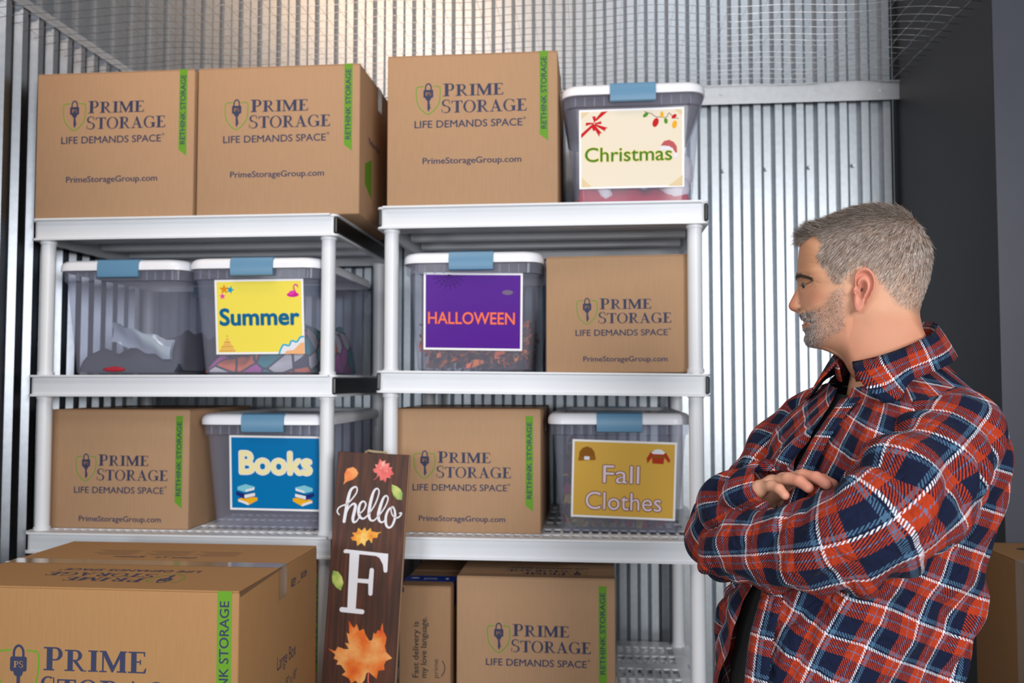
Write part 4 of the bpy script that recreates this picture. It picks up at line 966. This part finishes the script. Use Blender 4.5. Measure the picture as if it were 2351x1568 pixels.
def hand_sdf(P):
    d = capsule(P, (-.03, 0, 0), (.03, .012, .002), .021, .020)
    mcp = [(.088, .032, .004), (.092, .011, .007), (.088, -.011, .005), (.080, -.031, .0)]
    for m in mcp: d = smin(d, capsule(P, (.02, m[1] * .45, 0), m, .016, .0125), .012)
    fingers = []
    for m, ln, r, sp, curl in zip(mcp, (.072, .080, .074, .058), (.0092, .0096, .0090, .0078), (.07, .015, -.05, -.12), (.30, .34, .36, .42)):
        p = np.array(m); ang = curl * .55; segs = (.46, .30, .24); df = None
        for q_, sg_ in enumerate(segs):
            dr = np.array([math.cos(ang) * math.cos(sp), math.cos(ang) * math.sin(sp), -math.sin(ang)]); p2 = p + dr * ln * sg_
            c_ = capsule(P, p, p2, r * (1.03 - .06 * q_), r * (.97 - .07 * q_)); df = c_ if df is None else smin(df, c_, .003); p = p2; ang += curl
        fingers.append(df)
    dt = smin(smin(capsule(P, (.012, .014, -.004), (.045, .040, -.012), .016, .0125), capsule(P, (.045, .040, -.012), (.075, .052, -.016), .0115, .0105), .006), capsule(P, (.075, .052, -.016), (.098, .055, -.018), .0103, .0085), .004)
    d = smin(d, dt, .010)
    for df in fingers: d = smin(d, df, .005)
    return d
hv, hf = surface_nets(hand_sdf, (-.06, -.06, -.11), (.19, .085, .035), .0022)
def place_hand(org, xd, up, mirror, shade):
    global off, faces
    x = np.array(xd, float); x /= np.linalg.norm(x); z = np.array(up, float); z -= x * (z @ x); z /= np.linalg.norm(z); y = np.cross(z, x)
    v = hv * (1, -1 if mirror else 1, 1); Vs.append(np.array(org) + v @ np.array([x, y, z]))
    t = ss(hv[:, 0], .10, .165)[:, None]; cols.append((np.array([.56, .29, .19]) * (1 - t) + np.array([.66, .27, .19]) * t) * np.ones((len(hv), 3)))
    faces += (hf[:, ::-1] if mirror else hf).__add__(off).tolist(); off += len(hv)
HAND_R = ((.222, 1.385, 1.285), (.52, -.70, .46), (-.18, .34, .92))
place_hand(*HAND_R, False, 1)
place_hand(LWR + np.array([.0, .012, .002]), (.30, .92, .22), (.1, -.2, 1), True, 1)
skin = vcol_mat('skin', .48, .12, .35, bump=.12, bscale=420)
body = build_np('body', np.concatenate(Vs), faces, skin, man, True, np.concatenate(cols))

# eyes, lashes, brows
for sgn in (1, -1):
    bm = bmesh.new(); bmesh.ops.create_uvsphere(bm, u_segments=24, v_segments=16, radius=.0112)
    mb = MB(); ec = H2W(np.array([-.0825]), np.array([sgn * (W_head(np.array([-.0835]), np.array([-.0125]))[0] - .0150)]), np.array([-.0085]))[0] - MO
    bm.verts.index_update(); gaze = -HA * .93 + HB * sgn * .30 - HC * .22; gaze /= np.linalg.norm(gaze); vs_ = [tuple(v.co) for v in bm.verts]
    mb.add([np.array(v) + ec for v in vs_], [[v.index for v in f.verts] for f in bm.faces], 0, None, [((.03, .02, .015) if np.dot(v, gaze) / .0112 > .86 else (.17, .12, .10)) for v in vs_]); bm.free()
    mb.build('eye', vcol_mat('eye_surface', .15) if sgn == 1 else bpy.data.materials['eye_surface'], man, True)
def strands(name, roots, dirs, norms, lens, rads, colr, lift, segs, parent, mat, bend=0.):
    n = len(roots); t = np.cross(dirs, norms); t /= np.linalg.norm(t, axis=1)[:, None] + 1e-9
    jit = rng.normal(size=(n, 3)) * .07; P = []
    for k in range(segs + 1):
        s_ = k / segs; ctr = roots + (dirs + jit * s_) * (lens * s_)[:, None] + norms * (lens * lift * (s_ - bend * s_ * s_))[:, None]
        rr = rads * (1 - .75 * s_ ** 1.5)
        for q_ in range(3):
            a = 2 * np.pi * q_ / 3; P.append(ctr + (t * math.cos(a) + norms * math.sin(a)) * rr[:, None])
    P = np.stack(P, 1); m = (segs + 1) * 3; V_ = P.reshape(-1, 3); b = np.arange(n)[:, None] * m; F_ = []
    for k in range(segs):
        for q_ in range(3):
            r_ = (q_ + 1) % 3; F_.append(np.concatenate([b + 3 * k + q_, b + 3 * k + r_, b + 3 * k + 3 + r_, b + 3 * k + 3 + q_], 1))
    o = build_np(name, V_, np.concatenate(F_), mat, parent, True, np.repeat(colr, m, 0)); o['kind'] = 'stuff'; return o
def normals(a, c, sgn):
    h = .0015; da = (W_head(a + h, c) - W_head(a - h, c)) / (2 * h); dc = (W_head(a, c + h) - W_head(a, c - h)) / (2 * h)
    N = np.outer(-da, HA) + np.outer(sgn * np.ones(len(a)), HB) + np.outer(-dc, HC); return N / np.linalg.norm(N, axis=1)[:, None]
def scatter(n, lo, hi, test):
    out = [];
    while sum(map(len, out)) < n:
        p = rng.uniform(lo, hi, (n * 2, 2)); out.append(p[test(p[:, 0], p[:, 1])])
    return np.concatenate(out)[:n]
hair_m = vcol_mat('hair_strand', .42, 0, .5)
def in_head(a, c): return np.hypot(a - CT[0], c - CT[1]) < np.interp(np.arctan2(c - CT[1], a - CT[0]), TH, RO, period=2 * np.pi) * .998
def hair_cols(n, w_, pal): return np.array(pal)[rng.choice(len(pal), n, p=w_)] * rng.uniform(.8, 1.2, (n, 1))
R_, D_, N_, L_2, C_2, G_, LF = [], [], [], [], [], [], []
for sgn, cnt in ((1, 21000), (-1, 11000)):
    # even over the curved surface: more samples close to the outline
    p = scatter(cnt, (-.105, -.065), (.105, .12), lambda a, c: in_head(a, c) & (poly_sd(a, c, SCALP) > -.0008) & (rng.random(len(a)) < .35 + .65 * (np.hypot(a - CT[0], c - CT[1]) / np.interp(np.arctan2(c - CT[1], a - CT[0]), TH, RO, period=2 * np.pi)) ** 5))
    a, c = p.T; w_ = W_head(a, c); nn = normals(a, c, sgn); sd = poly_sd(a, c, SCALP)
    top = ss(c + .16 * np.clip(-a, -.02, .1) - .10 * np.clip(a - .02, 0, .1), .062, .094)
    da = -.55 - .10 * ss(a, .0, .08) + .25 * ss(a, .04, .09); dc = -.82 * np.ones(len(a)); da = da * (1 - top) - 1.0 * top; dc = dc * (1 - top) + (-.16 + .25 * ss(-a, .05, .09)) * top
    da += rng.normal(size=len(a)) * .10; dc += rng.normal(size=len(a)) * .10
    dv = np.outer(da, HA) + np.outer(dc, HC) + np.outer(-.35 * sgn * (1 - top) * 0, HB); dv -= nn * np.sum(dv * nn, 1)[:, None]; dv /= np.linalg.norm(dv, axis=1)[:, None]
    low = ss(c, -.06, .05)
    ln = (.0055 + .0075 * low) * (1 - top) + (.020 + .010 * ss(-a, .03, .085)) * top; ln = ln * rng.uniform(.7, 1.25, len(a)) * (.5 + .5 * ss(sd, 0, .012))
    R_.append(H2W(a, sgn * w_, c) - nn * .0008); D_.append(dv); N_.append(nn); L_2.append(ln); LF.append(.30 * (1 - top) + (.38 + .12 * ss(-a, .03, .08)) * top)
    cs = hair_cols(len(a), [.26, .34, .24, .16], [(.50, .41, .35), (.28, .19, .145), (.82, .75, .70), (.09, .058, .042)]); ct_ = hair_cols(len(a), [.22, .36, .10, .32], [(.36, .31, .27), (.19, .14, .11), (.30, .24, .20), (.07, .048, .036)])
    C_2.append(cs * (1 - top[:, None]) + ct_ * top[:, None]); G_.append(.00025 * np.ones(len(a)) - .00005 * (1 - low))
cat_ = np.concatenate
for sgn, cnt in ((1, 2600), (-1, 2200)):
    p = scatter(cnt, (-.098, .062), (-.050, .104), lambda a, c: in_head(a, c) & (poly_sd(a, c, SCALP) > -.001) & (c > .062 + (a + .095) * .35)); a, c = p.T; w_ = W_head(a, c); nn = normals(a, c, sgn); n = len(a)
    f = ss(-a, .055, .090); dv = np.outer(-.90 + rng.normal(size=n) * .12, HA) + np.outer(.10 + .42 * f + rng.normal(size=n) * .14, HC) + np.outer(rng.normal(size=n) * .12, HB); dv /= np.linalg.norm(dv, axis=1)[:, None]
    R_.append(H2W(a, sgn * w_, c) - nn * .0008); D_.append(dv); N_.append(nn * .6 + HC * .5 - HA * .1); L_2.append((.021 - .003 * f) * rng.uniform(.5, 1.15, n) * (1 - .45 * ss(a, -.068, -.052))); LF.append(.26 + .12 * f)
    C_2.append(hair_cols(n, [.26, .36, .14, .24], [(.25, .205, .17), (.11, .08, .06), (.54, .48, .44), (.04, .027, .02)])); G_.append(.00028 * np.ones(n))
strands('hair', cat_(R_), cat_(D_), cat_(N_), cat_(L_2), cat_(G_), cat_(C_2), cat_(LF), 3, man, hair_m, .45)
R_, D_, N_, L_2, C_2, G_ = [], [], [], [], [], []
for sgn, cnt in ((1, 5200), (-1, 3000)):
    p = scatter(cnt, (-.105, -.115), (-.02, -.005), lambda a, c: in_head(a, c) & (rng.random(len(a)) < ss(poly_sd(a, c, BEARD), -.001, .006) * (.20 + .80 * ss(-a, .055, .085))) & (line_d(a, c, [(-.0965, -.0725), (-.090, -.0725), (-.083, -.0705)]) > .0030))
    a, c = p.T; w_ = W_head(a, c); nn = normals(a, c, sgn); dv = np.outer(-.35 + rng.normal(size=len(a)) * .3, HA) + np.outer(-.9 + rng.normal(size=len(a)) * .25, HC); dv -= nn * np.sum(dv * nn, 1)[:, None]; dv /= np.linalg.norm(dv, axis=1)[:, None]
    R_.append(H2W(a, sgn * w_, c) - nn * .0005); D_.append(dv); N_.append(nn); chin = ss(-a, .07, .09)
    L_2.append((.0028 + .0032 * chin) * rng.uniform(.7, 1.3, len(a))); C_2.append(hair_cols(len(a), [.28, .26, .24, .22], [(.42, .37, .34), (.20, .15, .13), (.78, .74, .71), (.05, .036, .03)])); G_.append(.00022 * np.ones(len(a)))
strands('beard', cat_(R_), cat_(D_), cat_(N_), cat_(L_2), cat_(G_), cat_(C_2), .45, 2, man, hair_m, .3)
R_, D_, N_, L_2 = [], [], [], []
for sgn in (1, -1):
    p = scatter(420, (-.104, -.006), (-.074, .012), lambda a, c: in_head(a, c) & (line_d(a, c, BROWLINE) < .0012 + .0010 * ss(-a, .085, .10))); a, c = p.T; w_ = W_head(a, c); nn = normals(a, c, sgn)
    dv = np.outer(.9 + rng.normal(size=len(a)) * .2, HA) + np.outer(-.25 + rng.normal(size=len(a)) * .25, HC); dv -= nn * np.sum(dv * nn, 1)[:, None]; dv /= np.linalg.norm(dv, axis=1)[:, None]
    R_.append(H2W(a, sgn * w_, c)); D_.append(dv); N_.append(nn); L_2.append(.006 * rng.uniform(.6, 1.2, len(a)))
n_ = sum(map(len, R_)); strands('eyebrows', cat_(R_), cat_(D_), cat_(N_), cat_(L_2), .00028 * np.ones(n_), hair_cols(n_, [.7, .3], [(.06, .04, .03), (.20, .15, .12)]), .35, 2, man, hair_m, .4)

# plaid flannel
def plaid():
    m, nt, b = new_mat('plaid_flannel'); P_ = .0565
    uv = nt.nodes.new('ShaderNodeUVMap'); sp = nt.nodes.new('ShaderNodeSeparateXYZ'); nt.links.new(uv.outputs[0], sp.inputs[0])
    def math_(op, a, b_=None):
        n = nt.nodes.new('ShaderNodeMath'); n.operation = op
        for i, x in enumerate((a, b_)):
            if x is None: continue
            if isinstance(x, (int, float)): n.inputs[i].default_value = x
            else: nt.links.new(x, n.inputs[i])
        return n.outputs[0]
    nv, st_, wh, rd, bl = (.0085, .0125, .034), (.058, .125, .21), (.66, .66, .74), (.35, .037, .012), (.13, .14, .24)
    stops = [(0, wh), (.055, nv), (.10, st_), (.195, nv), (.62, rd), (.79, bl), (.825, rd)]
    def ramp(src):
        r = nt.nodes.new('ShaderNodeValToRGB'); cr = r.color_ramp; cr.interpolation = 'CONSTANT'
        while len(cr.elements) < len(stops): cr.elements.new(.5)
        for e, (p, c) in zip(cr.elements, stops): e.position = p; e.color = (*c, 1)
        nt.links.new(src, r.inputs[0]); return r.outputs[0]
    u, v = sp.outputs[0], sp.outputs[1]
    nz = nt.nodes.new('ShaderNodeTexNoise'); nz.inputs['Scale'].default_value = 350; nt.links.new(uv.outputs[0], nz.inputs['Vector'])
    wob = math_('MULTIPLY', math_('SUBTRACT', nz.outputs[0], .5), .0022)
    cu, cv = ramp(math_('FRACT', math_('DIVIDE', math_('ADD', u, wob), P_))), ramp(math_('FRACT', math_('DIVIDE', math_('ADD', v, wob), P_)))
    tw = math_('GREATER_THAN', math_('FRACT', math_('DIVIDE', math_('ADD', math_('ADD', u, v), wob), .0039)), .5)
    mx = nt.nodes.new('ShaderNodeMix'); mx.data_type = 'RGBA'; nt.links.new(tw, mx.inputs[0]); nt.links.new(cu, mx.inputs[6]); nt.links.new(cv, mx.inputs[7])
    nt.links.new(mx.outputs[2], b.inputs['Base Color']); b.inputs['Roughness'].default_value = .9; b.inputs['Specular IOR Level'].default_value = .06
    b.inputs['Sheen Weight'].default_value = .03; b.inputs['Sheen Roughness'].default_value = .5
    bp = nt.nodes.new('ShaderNodeBump'); bp.inputs['Strength'].default_value = .35; bp.inputs['Distance'].default_value = .001; nt.links.new(nz.outputs[0], bp.inputs['Height'])
    tc = nt.nodes.new('ShaderNodeTexCoord'); wn_ = nt.nodes.new('ShaderNodeTexNoise'); wn_.inputs['Scale'].default_value = 17; wn_.inputs['Detail'].default_value = 2.5; wn_.inputs['Distortion'].default_value = 1.6
    nt.links.new(tc.outputs['Object'], wn_.inputs['Vector']); b2 = nt.nodes.new('ShaderNodeBump'); b2.inputs['Strength'].default_value = .55; b2.inputs['Distance'].default_value = .03
    rdg = math_('ABSOLUTE', math_('SUBTRACT', wn_.outputs[0], .5)); nt.links.new(rdg, b2.inputs['Height']); nt.links.new(bp.outputs[0], b2.inputs['Normal']); nt.links.new(b2.outputs[0], b.inputs['Normal'])
    return m
PL = plaid()
def vnoise(x, y, seed):
    r2 = np.random.default_rng(seed); o = 0
    for i in range(7):
        kx, ky = r2.normal(size=2); ph = r2.uniform(0, 6.28); o = o + np.sin(kx * x + ky * y + ph + .8 * np.sin(r2.normal() * x * .7 + r2.normal() * y * .7))
    return o / 3.
# torso: z, half width, front depth, back depth, shift forward, tilt, half gap (m)
TS = [(.80, .172, .215, .108, .060, 0, .062), (.90, .168, .212, .106, .070, 0, .060), (1.03, .160, .208, .108, .075, 0, .050), (1.12, .163, .205, .102, .055, 0, .040), (1.20, .178, .200, .106, .030, 0, .028), (1.28, .188, .188, .112, .010, 0, .020), (1.35, .192, .165, .126, .0, 0, .018),
      (1.395, .188, .140, .130, .0, .004, .020), (1.43, .168, .116, .115, .0, .010, .024), (1.455, .142, .100, .102, .0, .018, .028), (1.475, .112, .088, .090, .002, .026, .030), (1.492, .086, .078, .078, .004, .032, .032), (1.505, .074, .072, .072, .006, .036, .032)]
ta = np.array(TS); zz_ = np.concatenate([np.linspace(.80, 1.395, 90), np.linspace(1.40, 1.505, 26)])
def tsec(i, z): return np.interp(z, ta[:, 0], ta[:, i])
def torso_surface(scale=1., gapk=1., nphi=200, wr=1., zs=None, extra=0.):
    zs = zz_ if zs is None else zs; Vt, UVt = [], []
    for z in zs:
        A, BF, BB, sh, tl_, gp = [tsec(i, z) for i in range(1, 7)]
        g0 = gapk * gp / (.5 * (A + BF)) * .5; ph = np.linspace(g0, 2 * np.pi - g0, nphi) if gapk > 0 else np.linspace(0, 2 * np.pi, nphi, endpoint=False)
        ex = 2.25; cph, sph = np.cos(ph), np.sin(ph); rf = np.where(cph > 0, BF, BB)
        rr = 1 / (np.abs(cph / rf) ** ex + np.abs(sph / A) ** ex) ** (1 / ex)
        x, y = z * 30., ph * 4.2
        dsp = wr * (.0055 * vnoise(y * 1.2 + z * 10, z * 14, 3) + .0065 * np.abs(vnoise(y * 2.6 - z * 24, z * 26, 5)) - .003 + .006 * ss(1.22 - abs(z - 1.17), 1.14, 1.22) * vnoise(y * 1.4, z * 60 + y * 2.0, 9)) * ss(1.47 - z, 0, .10)
        rr = rr * scale + dsp + extra
        d_, l_ = cph * rr + sh, sph * rr; z_ = z + tl_ * (-cph)
        Vt.append(np.stack([TX[0] + TD[0] * d_ + TL[0] * l_, TX[1] + TD[1] * d_ + TL[1] * l_, np.broadcast_to(z_, d_.shape)], 1)); UVt.append(np.stack([ph * .19 + .01 - .30 * (z - 1.1), np.full(nphi, z) + .30 * ph * .19 + .02 * np.sin(ph)], 1))
    n = nphi; m = len(zs); i = np.arange(m - 1)[:, None] * n; j = np.arange(n - 1 if gapk > 0 else n)[None]; k = (j + 1) % n
    F_ = np.stack(np.broadcast_arrays(i + j, i + k, i + n + k, i + n + j), -1).reshape(-1, 4); return np.concatenate(Vt), F_, np.concatenate(UVt)
tv, tf, tu = torso_surface(wr=1.5)
shirt = build_np('shirt', tv, tf, PL, man, True, None, tu)
shirt['label'] = 'plaid flannel shirt, navy, orange and white, open over a black top'
def bez_path(pts, n):
    P = [np.array(p) for p in pts]; out = []
    for i in range(len(P) - 1):
        a, b, c, d = P[max(i - 1, 0)], P[i], P[i + 1], P[min(i + 2, len(P) - 1)]
        for t in np.linspace(0, 1, n, endpoint=False): out.append(.5 * (2 * b + (c - a) * t + (2 * a - 5 * b + 4 * c - d) * t * t + (3 * b - a - 3 * c + d) * t ** 3))
    out.append(P[-1]); return np.array(out)
def sleeve(name, pts, rad, wr, seed, up, u0=0., fold_at=(), n=34, nphi=96):
    path = bez_path(pts, n); L = np.concatenate([[0], np.cumsum(np.linalg.norm(np.diff(path, axis=0), axis=1))]); tpos = np.linspace(0, len(pts) - 1, len(path)); rr = np.interp(tpos, range(len(rad)), [r[0] for r in rad]); fl = np.interp(tpos, range(len(rad)), [r[1] for r in rad])
    a = np.array(up, float); Vt, UVt = [], []
    for i, p in enumerate(path):
        t = path[min(i + 1, len(path) - 1)] - path[max(i - 1, 0)]; t /= np.linalg.norm(t); a = a - t * (a @ t); a /= np.linalg.norm(a); b = np.cross(t, a)
        ph = np.linspace(0, 2 * np.pi, nphi + 1)
        ds = wr * (.0045 * vnoise(L[i] * 34 + 2 * np.sin(ph), 1.6 * np.cos(ph) + L[i] * 6, seed) + (.0060 * np.abs(vnoise(L[i] * 48 + 3 * np.sin(ph + 1), 2.6 * np.cos(ph), seed + 1)) - .003))
        for f0, amp, per in fold_at: ds = ds + amp * np.exp(-((tpos[i] - f0) / .42) ** 2) * (.5 + .5 * np.cos(ph - 3.4)) * np.sin(L[i] * 6.28 / per + 1.3 * np.sin(ph) + 1.1 * np.sin(2 * ph + seed))
        q_ = rr[i] + ds; Vt.append(p + np.outer(np.cos(ph) * q_ * fl[i], a) + np.outer(np.sin(ph) * q_, b)); UVt.append(np.stack([u0 + ph / (2 * np.pi) * .3955, np.full(nphi + 1, L[i])], 1))
    m = len(path); k = nphi + 1; i = np.arange(m - 1)[:, None] * k; j = np.arange(nphi)[None]; F_ = np.stack([i + j, i + j + 1, i + k + j + 1, i + k + j], -1).reshape(-1, 4)
    return build_np(name, np.concatenate(Vt), F_, PL, shirt, True, None, np.concatenate(UVt))
sleeve('sleeve', [tp(-.002, .070, 1.425), tp(-.008, .126, 1.398), LS * .42 + LE * .58 + np.array([-.006, -.004, -.004]), LE + np.array([.0, .002, .0]), LE * .5 + LWR * .5 + np.array([-.014, -.030, -.002]), LWR + np.array([-.012, -.005, 0]), LWR + np.array([.012, .04, .006])],
       [(.056, 1), (.076, 1), (.077, 1), (.068, 1), (.059, 1), (.052, 1), (.044, 1)], 1.5, 21, (0, -.5, 1), .03, ((3.0, .008, .05), (1.3, .005, .06)))
sleeve('sleeve', [tp(-.005, -.085, 1.425), tp(-.0, -.170, 1.395), RS * .45 + RE * .55 + np.array([-.006, .01, 0]), RE + np.array([-.010, .0, -.012]), RE * .45 + RWR * .55 + np.array([-.014, -.004, .008]), np.array(HAND_R[0]) + np.array([.004, -.008, .006]), np.array(HAND_R[0]) + np.array([.042, -.056, .036])],
       [(.056, 1), (.074, 1), (.068, 1), (.072, 1), (.055, 1), (.049, 1), (.043, 1.05)], 1.7, 33, (0, -.5, 1), .012, ((3.0, .012, .046), (4.3, .007, .040)))
# collar: stands at the neck, folds outward, two wings in front
NC = np.array([.452, 1.415])
cv, cu_, nph, nr = [], [], 90, 9
for i in range(nph):
    t = i / (nph - 1); ph = R(13) + t * R(334); w_ = abs(t - .5) * 2      # w_: 0 at the nape, 1 at the wing ends
    wing = ss(np.array(w_), .62, 1.0); cph, sph = math.cos(ph), math.sin(ph); zt = 1.507 + .066 * (1 - cph) / 2 * 1.0
    r0d, r0l = .072, .068; outw = .024 + .016 * wing; drop = .044 + .014 * wing
    for k in range(nr):
        s_ = k / (nr - 1); 
        if s_ < .30: q_ = s_ / .30; ro = -.002 + .006 * q_; zc_ = -.028 + .028 * q_
        elif s_ < .42: q_ = (s_ - .30) / .12; ro = .004 + .005 * q_; zc_ = .003 * math.sin(q_ * math.pi)
        else: q_ = (s_ - .42) / .58; ro = .009 + outw * q_ ** .9; zc_ = -drop * q_
        ph2 = ph + (1.0 * wing if t < .5 else -1.0 * wing) * max(0, s_ - .42)
        c2, s2 = math.cos(ph2), math.sin(ph2); d_, l_ = c2 * (r0d + ro), s2 * (r0l + ro)
        cv.append((NC[0] + TD[0] * d_ + TL[0] * l_, NC[1] + TD[1] * d_ + TL[1] * l_, zt + zc_)); cu_.append((t * .42 + .02, s_ * .10 + .036))
cf = [(i * nr + k, (i + 1) * nr + k, (i + 1) * nr + k + 1, i * nr + k + 1) for i in range(nph - 1) for k in range(nr - 1)]
co = build_np('collar', cv, np.array(cf), PL, shirt, True, None, cu_)
md = co.modifiers.new('thick', 'SOLIDIFY'); md.thickness = .0022; md.offset = 1
# button band along the near edge and buttons
zs_b = np.linspace(.81, 1.48, 70); bv_, bu_ = [], []
for z in zs_b:
    A, BF, BB, sh, tl_, gp = [tsec(i, z) for i in range(1, 7)]; g0 = gp / (.5 * (A + BF)) * .5
    for k in range(5):
        ph = g0 + k / 4 * .034 / (.5 * (A + BF)); ex = 2.25; rr = 1 / (abs(math.cos(ph) / BF) ** ex + abs(math.sin(ph) / A) ** ex) ** (1 / ex) + .0085 + .003 * math.sin(z * 30)
        d_, l_ = math.cos(ph) * rr + sh, math.sin(ph) * rr; bv_.append((TX[0] + TD[0] * d_ + TL[0] * l_, TX[1] + TD[1] * d_ + TL[1] * l_, z - tl_ * math.cos(ph))); bu_.append((k / 4 * .034 + .045, z + .012))
bf_2 = [(i * 5 + k, i * 5 + k + 1, (i + 1) * 5 + k + 1, (i + 1) * 5 + k) for i in range(69) for k in range(4)]
bo = build_np('button_band', bv_, np.array(bf_2), PL, shirt, True, None, bu_); md = bo.modifiers.new('thick', 'SOLIDIFY'); md.thickness = .002; md.offset = 1
# black top under the shirt, jeans and shoes
uv_, uf_, _ = torso_surface(.945, 0, 96, 0., np.concatenate([np.linspace(.84, 1.39, 24), np.linspace(1.40, 1.49, 14)]), -.010)
build_np('undershirt', uv_, uf_, pmat('black_jersey', (.010, .009, .010), .9), man, True)
def loft_np(name, rings, mat):
    n = len(rings[0]); m = len(rings); V_ = np.concatenate([np.array(r) for r in rings]); F_ = [(i * n + j, i * n + (j + 1) % n, (i + 1) * n + (j + 1) % n, (i + 1) * n + j) for i in range(m - 1) for j in range(n)] + [tuple(range(n - 1, -1, -1)), tuple(range((m - 1) * n, m * n))]
    return build_np(name, V_, F_, mat, man, True)
denim = pmat('dark_denim', (.02, .03, .06), .85, noise=.15, scale=60)
def ell(d0, l0, z, rd, rl, n=28): return [tp(d0 + rd * math.cos(2 * math.pi * i / n), l0 + rl * math.sin(2 * math.pi * i / n), z) for i in range(n)]
jm = MB()
for s_ in (1, -1):
    rr_ = [ell(.065, .118 * s_, .035, .075, .062), ell(.065, .115 * s_, .10, .073, .06), ell(.09, .10 * s_, .50, .082, .072), ell(.10, .088 * s_, .75, .10, .085), ell(.118, .072 * s_, .90, .118, .090), ell(.118, .066 * s_, 1.0, .118, .085)]
    jm.loft([[np.array(p) - MO for p in r] for r in rr_])
jm.build('jeans', denim, man, True)
for s_ in (1, -1):
    rr_ = []
    for d_, hw, zt in ((-.085, .02, .04), (-.075, .036, .075), (-.03, .04, .085), (.03, .042, .075), (.10, .048, .055), (.15, .045, .045), (.185, .03, .03), (.195, .012, .02)):
        rr_.append([tp(d_ + .07, .118 * s_ + hw * math.cos(q_), max(.001, zt * (.5 + .5 * math.sin(q_)))) for q_ in np.linspace(0, 2 * math.pi, 18, endpoint=False)])
    loft_np('shoe', rr_, pmat('brown_leather', (.06, .03, .018), .5) if s_ == 1 else bpy.data.materials['brown_leather'])
